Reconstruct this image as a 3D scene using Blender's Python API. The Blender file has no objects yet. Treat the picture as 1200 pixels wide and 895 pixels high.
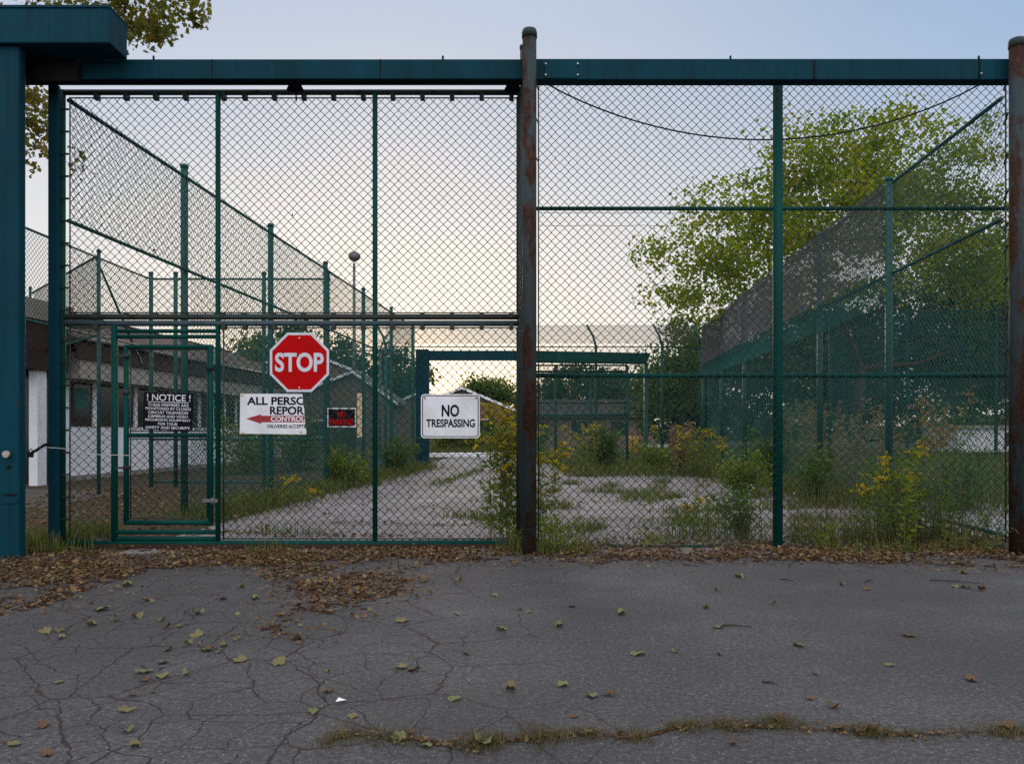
import bpy, bmesh, math, random
import numpy as np
from mathutils import Vector, Matrix, Quaternion

R = math.radians
scene = bpy.context.scene
col = scene.collection
random.seed(7)

# ------------------------------------------------------------------ camera
F, CX, HY, H = 920.0, 600.0, 505.0, 1.2          # photograph's focal length and horizon (in its pixels), eye height
cam_d = bpy.data.cameras.new('camera')
cam = bpy.data.objects.new('camera', cam_d)
col.objects.link(cam)
cam.location = (0, 0, H)
cam.rotation_euler = (R(90), 0, 0)
cam_d.sensor_width = 36
cam_d.lens = 36 * F / 1200
cam_d.shift_y = (HY - 447.5) / 1200
cam_d.clip_end = 2000
cam_d.clip_start = 0.05
scene.camera = cam

# ------------------------------------------------------------------ sky, sun, exposure
SUN_AZ, SUN_EL = R(-9), R(7)                      # azimuth from +Y, negative = left
world = bpy.data.worlds.new('World')
scene.world = world
world.use_nodes = True
wn, wl = world.node_tree.nodes, world.node_tree.links
wn.clear()
w_out = wn.new('ShaderNodeOutputWorld')
w_bg = wn.new('ShaderNodeBackground')
w_sky = wn.new('ShaderNodeTexSky')
w_sky.sky_type = 'NISHITA'
w_sky.sun_disc = False
w_sky.sun_elevation = SUN_EL
w_sky.sun_rotation = SUN_AZ
w_sky.air_density = 1.0
w_sky.dust_density = 2.0
w_sky.ozone_density = 1.5
w_bg.inputs['Strength'].default_value = 0.11
# thin high overcast veil in front of the clear sky
w_tc = wn.new('ShaderNodeTexCoord')
w_map = wn.new('ShaderNodeMapping')
w_map.inputs['Scale'].default_value = (1.0, 1.0, 3.2)
w_noise = wn.new('ShaderNodeTexNoise')
w_noise.inputs['Scale'].default_value = 1.7
w_noise.inputs['Detail'].default_value = 4
w_noise.inputs['Roughness'].default_value = 0.45
w_ramp = wn.new('ShaderNodeMapRange')
w_ramp.inputs['From Min'].default_value = 0.3
w_ramp.inputs['From Max'].default_value = 0.7
w_ramp.inputs['To Min'].default_value = 0.74
w_ramp.inputs['To Max'].default_value = 0.90
w_mix = wn.new('ShaderNodeMix')
w_mix.data_type = 'RGBA'
w_sep = wn.new('ShaderNodeSeparateXYZ')
wl.new(w_tc.outputs['Generated'], w_sep.inputs[0])
def w_range(sock, a0, a1, b0, b1):
    n = wn.new('ShaderNodeMapRange'); n.interpolation_type = 'SMOOTHSTEP'
    for k_, v_ in (('From Min', a0), ('From Max', a1), ('To Min', b0), ('To Max', b1)): n.inputs[k_].default_value = v_
    wl.new(sock, n.inputs['Value']); return n.outputs['Result']
def w_math(op, a_, b_):
    n = wn.new('ShaderNodeMath'); n.operation = op
    for i_, v_ in enumerate((a_, b_)):
        if isinstance(v_, (int, float)): n.inputs[i_].default_value = v_
        else: wl.new(v_, n.inputs[i_])
    return n.outputs[0]
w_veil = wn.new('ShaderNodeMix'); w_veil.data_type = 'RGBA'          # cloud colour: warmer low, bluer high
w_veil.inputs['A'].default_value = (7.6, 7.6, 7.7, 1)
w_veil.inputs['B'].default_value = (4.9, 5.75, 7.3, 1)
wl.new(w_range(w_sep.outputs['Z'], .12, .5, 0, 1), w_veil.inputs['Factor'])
# added fill light: veil brightened overhead and behind the camera, out of view
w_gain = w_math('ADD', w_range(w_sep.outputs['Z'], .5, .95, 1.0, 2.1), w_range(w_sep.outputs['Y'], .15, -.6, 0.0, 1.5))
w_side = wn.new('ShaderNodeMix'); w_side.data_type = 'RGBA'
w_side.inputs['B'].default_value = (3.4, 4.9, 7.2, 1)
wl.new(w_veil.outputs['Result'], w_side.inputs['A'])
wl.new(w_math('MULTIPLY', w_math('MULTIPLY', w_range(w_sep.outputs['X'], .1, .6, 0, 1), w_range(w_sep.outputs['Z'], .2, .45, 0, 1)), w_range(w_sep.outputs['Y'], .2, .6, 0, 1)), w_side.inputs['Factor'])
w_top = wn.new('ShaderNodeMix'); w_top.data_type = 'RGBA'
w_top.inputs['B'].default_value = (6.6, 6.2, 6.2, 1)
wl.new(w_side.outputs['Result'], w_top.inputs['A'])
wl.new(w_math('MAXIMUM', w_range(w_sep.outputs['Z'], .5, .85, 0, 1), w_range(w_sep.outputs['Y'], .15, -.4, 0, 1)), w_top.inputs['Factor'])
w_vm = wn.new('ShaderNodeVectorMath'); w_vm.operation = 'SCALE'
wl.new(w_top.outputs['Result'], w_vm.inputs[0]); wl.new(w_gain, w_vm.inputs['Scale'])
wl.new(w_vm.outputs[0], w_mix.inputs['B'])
wl.new(w_tc.outputs['Generated'], w_map.inputs['Vector'])
wl.new(w_map.outputs['Vector'], w_noise.inputs['Vector'])
wl.new(w_noise.outputs['Fac'], w_ramp.inputs['Value'])
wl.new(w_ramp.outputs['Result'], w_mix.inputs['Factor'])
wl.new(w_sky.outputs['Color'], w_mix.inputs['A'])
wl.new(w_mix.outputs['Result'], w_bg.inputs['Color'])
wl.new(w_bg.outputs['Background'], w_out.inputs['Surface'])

sun_d = bpy.data.lights.new('sun', 'SUN')
sun_d.energy = 1.0
sun_d.angle = R(14)
sun_d.color = (1.0, 0.86, 0.66)
sun = bpy.data.objects.new('sun', sun_d)
col.objects.link(sun)
sdir = Vector((math.sin(SUN_AZ) * math.cos(SUN_EL), math.cos(SUN_AZ) * math.cos(SUN_EL), math.sin(SUN_EL)))
sun.rotation_euler = sdir.to_track_quat('Z', 'Y').to_euler()
sun.location = (0, 30, 40)

vs = scene.view_settings
vs.view_transform = 'Standard'
vs.look = 'None'
vs.exposure = 0.0
vs.gamma = 1.0
vs.use_curve_mapping = False
scene.cycles.use_denoising = False
scene.cycles.max_bounces = 6
scene.cycles.transparent_max_bounces = 8
scene.cycles.caustics_reflective = False
scene.cycles.caustics_refractive = False

# ------------------------------------------------------------------ helpers
def gp(px, py, Y):
    """the world point seen at a photograph pixel at depth Y"""
    return Vector(((px - CX) * Y / F, Y, H + (HY - py) * Y / F))

def gx(px, Y): return (px - CX) * Y / F
def gz(py, Y): return H + (HY - py) * Y / F

def ground_pt(px, py):
    Y = H * F / (py - HY)
    return Vector(((px - CX) * Y / F, Y, 0))

def tag(o, label=None, cat=None, group=None, kind=None):
    if label: o['label'] = label
    if cat: o['category'] = cat
    if group: o['group'] = group
    if kind: o['kind'] = kind
    return o

def thing(name, label, cat, loc=(0, 0, 0), rz=0.0, group=None):
    o = bpy.data.objects.new(name, None)
    o.empty_display_size = 0.2
    col.objects.link(o)
    o.location = loc
    o.rotation_euler = (0, 0, rz)
    return tag(o, label, cat, group)

def link(name, me, parent=None, loc=None, rot=None):
    o = bpy.data.objects.new(name, me)
    col.objects.link(o)
    if parent is not None: o.parent = parent
    if loc is not None: o.location = loc
    if rot is not None: o.rotation_euler = rot
    return o

def copy_tree(o, parent=None):
    c = o.copy()
    col.objects.link(c)
    if parent is not None: c.parent = parent
    for ch in list(o.children): copy_tree(ch, c)
    return c

class MB:
    """collects boxes, tubes and polygons, then makes one mesh"""
    def __init__(s): s.v, s.f, s.sm = [], [], []
    def add(s, verts, faces, smooth=False):
        n = len(s.v)
        s.v += [tuple(p) for p in verts]
        s.f += [tuple(i + n for i in f) for f in faces]
        s.sm += [smooth] * len(faces)
    def box(s, a, b):
        x0, y0, z0 = a; x1, y1, z1 = b
        s.add([(x0,y0,z0),(x1,y0,z0),(x1,y1,z0),(x0,y1,z0),(x0,y0,z1),(x1,y0,z1),(x1,y1,z1),(x0,y1,z1)],
              [(0,3,2,1),(4,5,6,7),(0,1,5,4),(1,2,6,5),(2,3,7,6),(3,0,4,7)])
    def tube(s, pts, rad, n=8, caps=True):
        pts = [Vector(p) for p in pts]
        rs = rad if isinstance(rad, (list, tuple)) else [rad] * len(pts)
        vs_, fs = [], []
        up = None
        for i, p in enumerate(pts):
            t = (pts[min(i+1, len(pts)-1)] - pts[max(i-1, 0)])
            if t.length < 1e-9: t = Vector((0, 0, 1))
            t.normalize()
            if up is None or abs(up.dot(t)) > .98:
                up = Vector((0, 0, 1)) if abs(t.z) < .9 else Vector((0, 1, 0))
            u = t.cross(up).normalized(); w = u.cross(t).normalized()
            up = w
            for k in range(n):
                a = 2 * math.pi * k / n
                vs_.append(p + (u * math.cos(a) + w * math.sin(a)) * rs[i])
        for i in range(len(pts) - 1):
            for k in range(n):
                fs.append((i*n+k, i*n+(k+1) % n, (i+1)*n+(k+1) % n, (i+1)*n+k))
        s.add(vs_, fs, True)
        if caps:
            m = len(s.v) - len(vs_)
            s.f.append(tuple(m + k for k in range(n))[::-1]); s.sm.append(False)
            m2 = m + (len(pts)-1)*n
            s.f.append(tuple(m2 + k for k in range(n))); s.sm.append(False)
    def prism(s, poly, y0, y1):
        """polygon in XZ, extruded along Y"""
        n = len(poly)
        vs_ = [(x, y0, z) for x, z in poly] + [(x, y1, z) for x, z in poly]
        fs = [tuple(range(n)), tuple(range(2*n-1, n-1, -1))]
        for k in range(n): fs.append((k, n+k, n+(k+1) % n, (k+1) % n))
        s.add(vs_, fs)
    def mesh(s, name, m):
        me = bpy.data.meshes.new(name)
        me.from_pydata(s.v, [], s.f)
        me.polygons.foreach_set('use_smooth', s.sm)
        if m: me.materials.append(m)
        me.update()
        bm = bmesh.new(); bm.from_mesh(me)
        bmesh.ops.recalc_face_normals(bm, faces=bm.faces)
        bm.to_mesh(me); bm.free()
        return me
    def build(s, name, m, parent=None, loc=None, bevel=0.0):
        o = link(name, s.mesh(name, m), parent, loc)
        if bevel:
            b = o.modifiers.new('bevel', 'BEVEL'); b.width = bevel; b.segments = 2; b.limit_method = 'ANGLE'
        return o

def np_mesh(name, V, Fq, m, tint=None, smooth=False):
    """fast mesh from arrays: V (n,3), Fq (k,3 or 4)"""
    me = bpy.data.meshes.new(name)
    V = np.asarray(V, np.float32); Fq = np.asarray(Fq, np.int32)
    me.vertices.add(len(V)); me.vertices.foreach_set('co', V.ravel())
    k = Fq.shape[1]
    me.loops.add(Fq.size); me.loops.foreach_set('vertex_index', Fq.ravel())
    me.polygons.add(len(Fq)); me.polygons.foreach_set('loop_start', np.arange(0, Fq.size, k, dtype=np.int32))
    if smooth: me.polygons.foreach_set('use_smooth', np.ones(len(Fq), bool))
    me.update(calc_edges=True)
    if tint is not None:
        at = me.attributes.new('tint', 'FLOAT', 'FACE')
        at.data.foreach_set('value', np.asarray(tint, np.float32))
    if m: me.materials.append(m)
    return me

# ------------------------------------------------------------------ materials
def newmat(name):
    m = bpy.data.materials.new(name); m.use_nodes = True
    nt = m.node_tree
    return m, nt, nt.nodes['Principled BSDF'], nt.nodes['Material Output']

def ramp(nt, fac, stops):
    r = nt.nodes.new('ShaderNodeValToRGB')
    el = r.color_ramp.elements
    while len(el) > 1: el.remove(el[-1])
    el[0].position, el[0].color = stops[0][0], (*stops[0][1], 1)
    for p, c in stops[1:]:
        e = el.new(p); e.color = (*c, 1)
    nt.links.new(fac, r.inputs['Fac'])
    return r.outputs['Color']

def noise(nt, scale, detail=3, rough=.55, vec=None, out='Fac'):
    n = nt.nodes.new('ShaderNodeTexNoise')
    n.inputs['Scale'].default_value = scale; n.inputs['Detail'].default_value = detail
    n.inputs['Roughness'].default_value = rough
    if vec is not None: nt.links.new(vec, n.inputs['Vector'])
    return n.outputs[out]

def pos(nt): return nt.nodes.new('ShaderNodeNewGeometry').outputs['Position']

def mixc(nt, fac, a, b):
    n = nt.nodes.new('ShaderNodeMix'); n.data_type = 'RGBA'
    for sock, val in (('Factor', fac), ('A', a), ('B', b)):
        if isinstance(val, (float, int)): n.inputs[sock].default_value = val
        elif isinstance(val, tuple): n.inputs[sock].default_value = (*val, 1)
        else: nt.links.new(val, n.inputs[sock])
    return n.outputs['Result']

def math_(nt, op, a, b=None, c=None):
    n = nt.nodes.new('ShaderNodeMath'); n.operation = op
    for i, val in enumerate((a, b, c)):
        if val is None: continue
        if isinstance(val, (float, int)): n.inputs[i].default_value = val
        else: nt.links.new(val, n.inputs[i])
    return n.outputs[0]

def bump(nt, bs, h, strength=.3, dist=.01):
    b = nt.nodes.new('ShaderNodeBump')
    b.inputs['Strength'].default_value = strength; b.inputs['Distance'].default_value = dist
    nt.links.new(h, b.inputs['Height']); nt.links.new(b.outputs['Normal'], bs.inputs['Normal'])

def plain(name, c1, c2=None, rough=.6, scale=3.0, metal=0.0, bstr=0.0, bscale=40.0, spec=.22):
    m, nt, bs, _ = newmat(name)
    c2 = c2 or tuple(x * .75 for x in c1)
    p = pos(nt)
    nt.links.new(ramp(nt, noise(nt, scale, 5, .6, p), [(.3, c2), (.7, c1)]), bs.inputs['Base Color'])
    bs.inputs['Roughness'].default_value = rough
    bs.inputs['Metallic'].default_value = metal
    bs.inputs['Specular IOR Level'].default_value = spec
    if bstr: bump(nt, bs, noise(nt, bscale, 4, .6, p), bstr, .01)
    return m

def painted(name, c1, c2, rust=.0, rough=.5):
    """weathered paint with faded blotches, fine scratches, grime and rust patches"""
    m, nt, bs, _ = newmat(name)
    p = pos(nt)
    mp = nt.nodes.new('ShaderNodeMapping'); mp.inputs['Scale'].default_value = (1, 1, .35)
    nt.links.new(p, mp.inputs['Vector'])
    c = ramp(nt, noise(nt, 2.6, 6, .65, mp.outputs['Vector']), [(.3, c2), (.68, c1)])
    mp2 = nt.nodes.new('ShaderNodeMapping'); mp2.inputs['Scale'].default_value = (14, 14, .7)
    nt.links.new(p, mp2.inputs['Vector'])
    c = mixc(nt, ramp(nt, noise(nt, 1.0, 4, .6, mp2.outputs['Vector']), [(.5, (0,)*3), (.72, (.5,)*3)]), c, tuple(x * .5 + .004 for x in c2))
    sp = noise(nt, 55, 3, .6, p)
    c = mixc(nt, ramp(nt, sp, [(.66, (0,)*3), (.74, (.55,)*3)]), c, tuple(min(1, x * 2.2 + .015) for x in c1))
    rn = noise(nt, 5.5, 8, .72, mp.outputs['Vector'])
    rust_c = ramp(nt, noise(nt, 24, 4, .6, p), [(.3, (.02, .012, .010)), (.6, (.046, .024, .018)), (.78, (.08, .042, .027))])
    t = .74 - rust
    mask = ramp(nt, rn, [(max(0, t - .03), (0,)*3), (t + .04, (1,)*3)])
    c = mixc(nt, mask, c, rust_c)
    nt.links.new(c, bs.inputs['Base Color'])
    bs.inputs['Specular IOR Level'].default_value = .07
    rr = mixc(nt, mask, (rough,)*3, (.85,)*3)
    nt.links.new(rr, bs.inputs['Roughness'])
    h = math_(nt, 'ADD', math_(nt, 'MULTIPLY', mask, -.5), math_(nt, 'MULTIPLY', noise(nt, 90, 3, .6, p), .35))
    bump(nt, bs, h, .25, .004)
    return m

def leafmat(name, cols, trans=.45, rough=.55):
    """leaves: colour picked per leaf by its tint, part of the light passes through"""
    m, nt, bs, out = newmat(name)
    at = nt.nodes.new('ShaderNodeAttribute'); at.attribute_name = 'tint'
    n = len(cols)
    c = ramp(nt, at.outputs['Fac'], [(i / max(1, n - 1), cc) for i, cc in enumerate(cols)])
    nz = noise(nt, 30, 2, .5, pos(nt))
    hsv = nt.nodes.new('ShaderNodeHueSaturation')
    nt.links.new(c, hsv.inputs['Color'])
    nt.links.new(math_(nt, 'MULTIPLY_ADD', nz, .8, .6), hsv.inputs['Value'])
    c = hsv.outputs['Color']
    nt.links.new(c, bs.inputs['Base Color'])
    bs.inputs['Roughness'].default_value = rough
    bs.inputs['Specular IOR Level'].default_value = .35
    tr = nt.nodes.new('ShaderNodeBsdfTranslucent')
    hs2 = nt.nodes.new('ShaderNodeHueSaturation'); hs2.inputs['Value'].default_value = 1.9; hs2.inputs['Saturation'].default_value = 1.15
    nt.links.new(c, hs2.inputs['Color']); nt.links.new(hs2.outputs['Color'], tr.inputs['Color'])
    mx = nt.nodes.new('ShaderNodeMixShader'); mx.inputs['Fac'].default_value = trans
    nt.links.new(bs.outputs['BSDF'], mx.inputs[1]); nt.links.new(tr.outputs['BSDF'], mx.inputs[2])
    nt.links.new(mx.outputs['Shader'], out.inputs['Surface'])
    return m

M = {}
M['blue_steel'] = painted('blue_green_paint', (.002, .048, .076), (.0022, .028, .042), .035, .6)
M['green_pipe'] = painted('green_pipe_paint', (.002, .058, .05), (.002, .036, .032), .05, .5)
M['dull_pipe'] = painted('weathered_pipe_paint', (.03, .06, .065), (.045, .04, .035), .12, .42)
M['blue_pipe'] = painted('faded_blue_pipe_paint', (.06, .10, .125), (.035, .06, .075), .06, .4)
M['rusty_pipe'] = painted('rusty_pipe_paint', (.026, .052, .062), (.038, .042, .043), .245, .5)
M['far_pipe'] = plain('far_green_pipe', (.012, .085, .075), (.008, .06, .06), .5)
M['grey_pipe'] = plain('galvanised_pipe', (.16, .18, .18), (.09, .10, .10), .45, metal=.3)
M['dark_wire'] = plain('dark_vinyl_wire', (.022, .04, .036), (.012, .022, .02), .45, 6)
M['green_wire'] = plain('green_vinyl_wire', (.014, .125, .115), (.010, .085, .08), .5, 6)
M['grey_wire'] = plain('grey_wire', (.105, .115, .12), (.075, .085, .09), .5, 2)
M['black'] = plain('black_metal', (.006, .007, .008), (.009, .009, .009), .7, spec=.08)
M['rust_dark'] = plain('rusty_channel', (.05, .025, .018), (.018, .014, .013), .8, 8, bstr=.3)
M['bolt'] = plain('bolt_metal', (.45, .45, .43), (.25, .24, .22), .4, 20, .7)
M['white_paint'] = plain('white_painted_wall', (.78, .83, .91), (.68, .72, .79), .7, 2, bstr=.05)
M['sign_white'] = plain('sign_white', (.72, .77, .86), (.54, .57, .62), .5, 5)
M['sign_stopwhite'] = plain('reflective_white', (.58, .65, .74), (.48, .54, .62), .5, 9, spec=.1)
M['sign_red'] = plain('sign_red', (.46, .002, .004), (.36, .002, .004), .6, 7, spec=.06)
M['sign_black'] = plain('sign_black', (.005, .005, .009), (.008, .008, .012), .7, 9, spec=.06)
M['arrow_red'] = plain('arrow_red', (.30, .03, .035), (.25, .03, .035), .5, 9)
M['plastic_red'] = plain('red_lettering', (.45, .006, .006), (.3, .005, .005), .6, 40, spec=.06)
M['cream'] = plain('cream_board', (.62, .52, .33), (.5, .41, .25), .6, 12)
M['brown_trim'] = plain('brown_trim', (.045, .03, .024), (.03, .02, .017), .7, 2)
M['soffit'] = plain('pale_soffit', (.36, .35, .32), (.26, .25, .23), .7, 1.5)
M['glass'] = plain('dark_window_glass', (.012, .02, .02), (.02, .035, .035), .12, 1)
M['teal_board'] = plain('teal_board', (.015, .16, .14), (.01, .1, .09), .5, 4)
M['concrete'] = plain('concrete', (.30, .29, .28), (.2, .195, .19), .85, 3, bstr=.2)
M['path'] = plain('path_concrete', (.12, .115, .11), (.07, .065, .06), .95, 3, bstr=.2, spec=.05)
M['yellow'] = plain('yellow_paint', (.62, .40, .07), (.5, .3, .05), .5, 8)
M['bark'] = plain('bark', (.05, .04, .032), (.025, .02, .017), .9, 8, bstr=.6, bscale=25)
M['stem'] = plain('weed_stem', (.12, .12, .04), (.10, .07, .03), .7, 10)
M['drystem'] = plain('dry_stem', (.2, .15, .09), (.13, .10, .06), .8, 10)
M['cord'] = plain('pale_cord', (.5, .52, .5), (.4, .4, .38), .7, 10)

def shingles(name, c1, c2):
    m, nt, bs, _ = newmat(name)
    tc = nt.nodes.new('ShaderNodeTexCoord')
    b = nt.nodes.new('ShaderNodeTexBrick')
    b.inputs['Scale'].default_value = 1.0
    b.inputs['Brick Width'].default_value = .33; b.inputs['Row Height'].default_value = .14
    b.inputs['Mortar Size'].default_value = .012
    b.inputs['Color1'].default_value = (*c1, 1); b.inputs['Color2'].default_value = (*c2, 1)
    b.inputs['Mortar'].default_value = tuple(x * .5 for x in c2) + (1,)
    nt.links.new(tc.outputs['Object'], b.inputs['Vector'])
    c = mixc(nt, ramp(nt, noise(nt, .9, 5, .6, pos(nt)), [(.35, (0,)*3), (.7, (.6,)*3)]), b.outputs['Color'], tuple(x * .55 for x in c1))
    nt.links.new(c, bs.inputs['Base Color']); bs.inputs['Roughness'].default_value = .9
    return m
M['shingle'] = shingles('brown_shingles', (.095, .062, .05), (.06, .042, .036))
M['shingle_grey'] = shingles('grey_shingles', (.10, .095, .09), (.07, .066, .064))

def bricks(name, c1, c2, mortar):
    m, nt, bs, _ = newmat(name)
    p = pos(nt)
    sep = nt.nodes.new('ShaderNodeSeparateXYZ'); nt.links.new(p, sep.inputs[0])
    cmb = nt.nodes.new('ShaderNodeCombineXYZ')
    nt.links.new(math_(nt, 'ADD', sep.outputs['X'], sep.outputs['Y']), cmb.inputs['X'])
    nt.links.new(sep.outputs['Z'], cmb.inputs['Y'])
    b = nt.nodes.new('ShaderNodeTexBrick')
    b.inputs['Scale'].default_value = 1.0
    b.inputs['Brick Width'].default_value = .22; b.inputs['Row Height'].default_value = .075
    b.inputs['Mortar Size'].default_value = .008
    b.inputs['Color1'].default_value = (*c1, 1); b.inputs['Color2'].default_value = (*c2, 1); b.inputs['Mortar'].default_value = (*mortar, 1)
    nt.links.new(cmb.outputs[0], b.inputs['Vector'])
    nt.links.new(b.outputs['Color'], bs.inputs['Base Color']); bs.inputs['Roughness'].default_value = .85
    return m
M['brick'] = bricks('brown_brick', (.17, .085, .06), (.11, .06, .045), (.2, .18, .16))

def asphalt(name, base_lo, base_hi, crack_bias):
    """weathered tarmac: pale aggregate, blotches and soil-filled cracks; crack_bias(x) picks where the net of cracks is"""
    m, nt, bs, _ = newmat(name)
    p = pos(nt)
    c = ramp(nt, noise(nt, .9, 7, .68, p), [(.28, tuple(x * .8 for x in base_lo)), (.5, base_lo), (.72, base_hi)])
    # stones of several sizes: dark binder, mid and pale aggregate
    g = math_(nt, 'ADD', math_(nt, 'MULTIPLY', noise(nt, 40, 4, .85, p), .65), math_(nt, 'MULTIPLY', noise(nt, 130, 2, .7, p), .4))
    mul = ramp(nt, g, [(.37, (.22,)*3), (.47, (.8,)*3), (.55, (1.2,)*3), (.64, (2.5,)*3)])
    mm = nt.nodes.new('ShaderNodeMix'); mm.data_type = 'RGBA'; mm.blend_type = 'MULTIPLY'; mm.inputs['Factor'].default_value = 1
    nt.links.new(c, mm.inputs['A']); nt.links.new(mul, mm.inputs['B']); c = mm.outputs['Result']
    vo = nt.nodes.new('ShaderNodeTexVoronoi'); vo.inputs['Scale'].default_value = 60
    nt.links.new(p, vo.inputs['Vector'])
    chips = math_(nt, 'MULTIPLY', math_(nt, 'LESS_THAN', vo.outputs['Distance'], .25), math_(nt, 'GREATER_THAN', noise(nt, 31, 2, .5, p), .56))
    c = mixc(nt, math_(nt, 'MULTIPLY', chips, .6), c, (.26, .26, .27))
    # old stains and worn patches
    st = ramp(nt, noise(nt, .55, 6, .62, p), [(.42, (0,)*3), (.6, (.45,)*3)])
    c = mixc(nt, st, c, tuple(x * .55 for x in base_lo))
    # crack net
    sep = nt.nodes.new('ShaderNodeSeparateXYZ'); nt.links.new(p, sep.inputs[0])
    wob = nt.nodes.new('ShaderNodeVectorMath'); wob.operation = 'MULTIPLY_ADD'
    nt.links.new(noise(nt, 2.2, 4, .6, p, 'Color'), wob.inputs[0]); wob.inputs[1].default_value = (.26, .26, 0)
    nt.links.new(p, wob.inputs[2])
    def net(scale, width, lo, hi, seed):
        off = nt.nodes.new('ShaderNodeVectorMath'); off.operation = 'ADD'; off.inputs[1].default_value = (seed, seed * .7, 0)
        nt.links.new(wob.outputs[0], off.inputs[0])
        v = nt.nodes.new('ShaderNodeTexVoronoi'); v.feature = 'DISTANCE_TO_EDGE'; v.voronoi_dimensions = '2D'
        v.inputs['Scale'].default_value = scale
        nt.links.new(off.outputs[0], v.inputs['Vector'])
        wv = math_(nt, 'MULTIPLY_ADD', noise(nt, 3.0, 3, .7, p), width * 2.2, -width * .25)
        e = math_(nt, 'DIVIDE', v.outputs['Distance'], math_(nt, 'MAXIMUM', wv, .0005))
        e = math_(nt, 'SUBTRACT', 1.0, math_(nt, 'MINIMUM', e, 1.0))
        # where: left side (x small) by crack_bias, broken up by noise
        mk = nt.nodes.new('ShaderNodeMapRange'); mk.inputs['From Min'].default_value = lo; mk.inputs['From Max'].default_value = hi
        mk.inputs['To Min'].default_value = 1; mk.inputs['To Max'].default_value = 0
        nt.links.new(math_(nt, 'ADD', sep.outputs['X'], math_(nt, 'MULTIPLY_ADD', noise(nt, .7, 2, .5, p), 3.0, -1.5)), mk.inputs['Value'])
        return math_(nt, 'MULTIPLY', e, mk.outputs['Result'])
    cr = math_(nt, 'MAXIMUM', net(1.7, .015, crack_bias - .4, crack_bias + .6, 3.1), net(3.6, .021, crack_bias - 1.0, crack_bias + .1, 8.7))
    cr = math_(nt, 'MULTIPLY', cr, ramp(nt, noise(nt, 1.6, 4, .65, p), [(.3, (.3,)*3), (.5, (1,)*3)]))
    soil = ramp(nt, noise(nt, 14, 3, .6, p), [(.35, (.012, .010, .009)), (.65, (.022, .018, .012)), (.8, (.04, .045, .016))])
    c = mixc(nt, math_(nt, 'MINIMUM', math_(nt, 'MULTIPLY', cr, 2.2), .95), c, soil)
    nt.links.new(c, bs.inputs['Base Color'])
    bs.inputs['Roughness'].default_value = .82
    bs.inputs['Specular IOR Level'].default_value = .4
    h = math_(nt, 'ADD', math_(nt, 'MULTIPLY', noise(nt, 120, 3, .7, p), .5), math_(nt, 'MULTIPLY', cr, -1.6))
    bump(nt, bs, h, .55, .006)
    return m
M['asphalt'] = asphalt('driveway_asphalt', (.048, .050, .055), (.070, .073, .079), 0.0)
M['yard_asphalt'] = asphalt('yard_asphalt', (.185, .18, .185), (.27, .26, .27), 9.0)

def groundmat(name, cols, scale=2.0):
    m, nt, bs, _ = newmat(name)
    p = pos(nt)
    n1 = noise(nt, scale, 8, .7, p)
    n = len(cols)
    c = ramp(nt, n1, [(.3 + .4 * i / (n - 1), cc) for i, cc in enumerate(cols)])
    c = mixc(nt, ramp(nt, noise(nt, scale * 22, 3, .7, p), [(.4, (0,)*3), (.65, (.7,)*3)]), c, tuple(x * .45 for x in cols[0]))
    nt.links.new(c, bs.inputs['Base Color']); bs.inputs['Roughness'].default_value = .95
    bs.inputs['Specular IOR Level'].default_value = .15
    bump(nt, bs, noise(nt, scale * 15, 4, .7, p), .8, .03)
    return m
M['earth'] = groundmat('grassy_earth', [(.06, .05, .03), (.05, .06, .02), (.08, .075, .03)], 1.2)
M['dirt'] = groundmat('leaf_strewn_dirt', [(.065, .05, .035), (.10, .075, .05), (.07, .065, .035), (.13, .1, .065)], 3.5)
M['mulch'] = groundmat('rotting_leaves', [(.06, .03, .016), (.10, .05, .025), (.05, .03, .02)], 9)

M['maple'] = leafmat('maple_leaves', [(.07, .115, .014), (.11, .16, .018), (.16, .205, .024), (.21, .18, .03)], .58)
M['overhang'] = leafmat('autumn_maple_leaves', [(.05, .07, .014), (.085, .10, .018), (.12, .095, .018), (.07, .05, .016)], .45)
M['darkleaf'] = leafmat('dark_leaves', [(.022, .045, .018), (.032, .065, .022), (.05, .085, .024)], .38)
M['midleaf'] = leafmat('green_leaves', [(.045, .085, .018), (.075, .125, .024), (.11, .155, .03)], .45)
M['weedleaf'] = leafmat('weed_leaves', [(.05, .105, .018), (.085, .15, .02), (.14, .19, .025), (.17, .17, .03)], .45)
M['bushleaf'] = leafmat('bush_leaves', [(.028, .07, .016), (.055, .11, .02), (.09, .13, .025)], .4)
M['flower'] = leafmat('goldenrod_flowers', [(.36, .29, .015), (.5, .41, .02), (.36, .24, .02)], .3)
M['seed'] = leafmat('dry_seed_heads', [(.18, .14, .075), (.27, .21, .125), (.16, .11, .065)], .3)
M['whiteflower'] = leafmat('small_white_flowers', [(.45, .45, .42), (.55, .55, .5)], .2)
M['grass'] = leafmat('grass_blades', [(.04, .075, .012), (.07, .11, .016), (.11, .12, .03), (.14, .11, .05)], .35)
M['drygrass'] = leafmat('dry_grass_blades', [(.13, .10, .05), (.10, .09, .035), (.06, .075, .02), (.10, .06, .03)], .3)
M['litter'] = leafmat('brown_litter', [(.05, .028, .016), (.10, .053, .027), (.15, .085, .04), (.155, .11, .05), (.2, .165, .07), (.14, .16, .05)], .1, .8)
def single_leaf(name, c1, c2):
    m, nt, bs, _ = newmat(name)
    oi = nt.nodes.new('ShaderNodeTexCoord')
    nt.links.new(ramp(nt, noise(nt, 22, 4, .6, oi.outputs['Object']), [(.35, c2), (.62, c1)]), bs.inputs['Base Color'])
    bs.inputs['Roughness'].default_value = .6; bs.inputs['Specular IOR Level'].default_value = .3
    return m
M['leaf_olive'] = single_leaf('fallen_leaf_olive', (.17, .16, .065), (.08, .065, .03))
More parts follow.
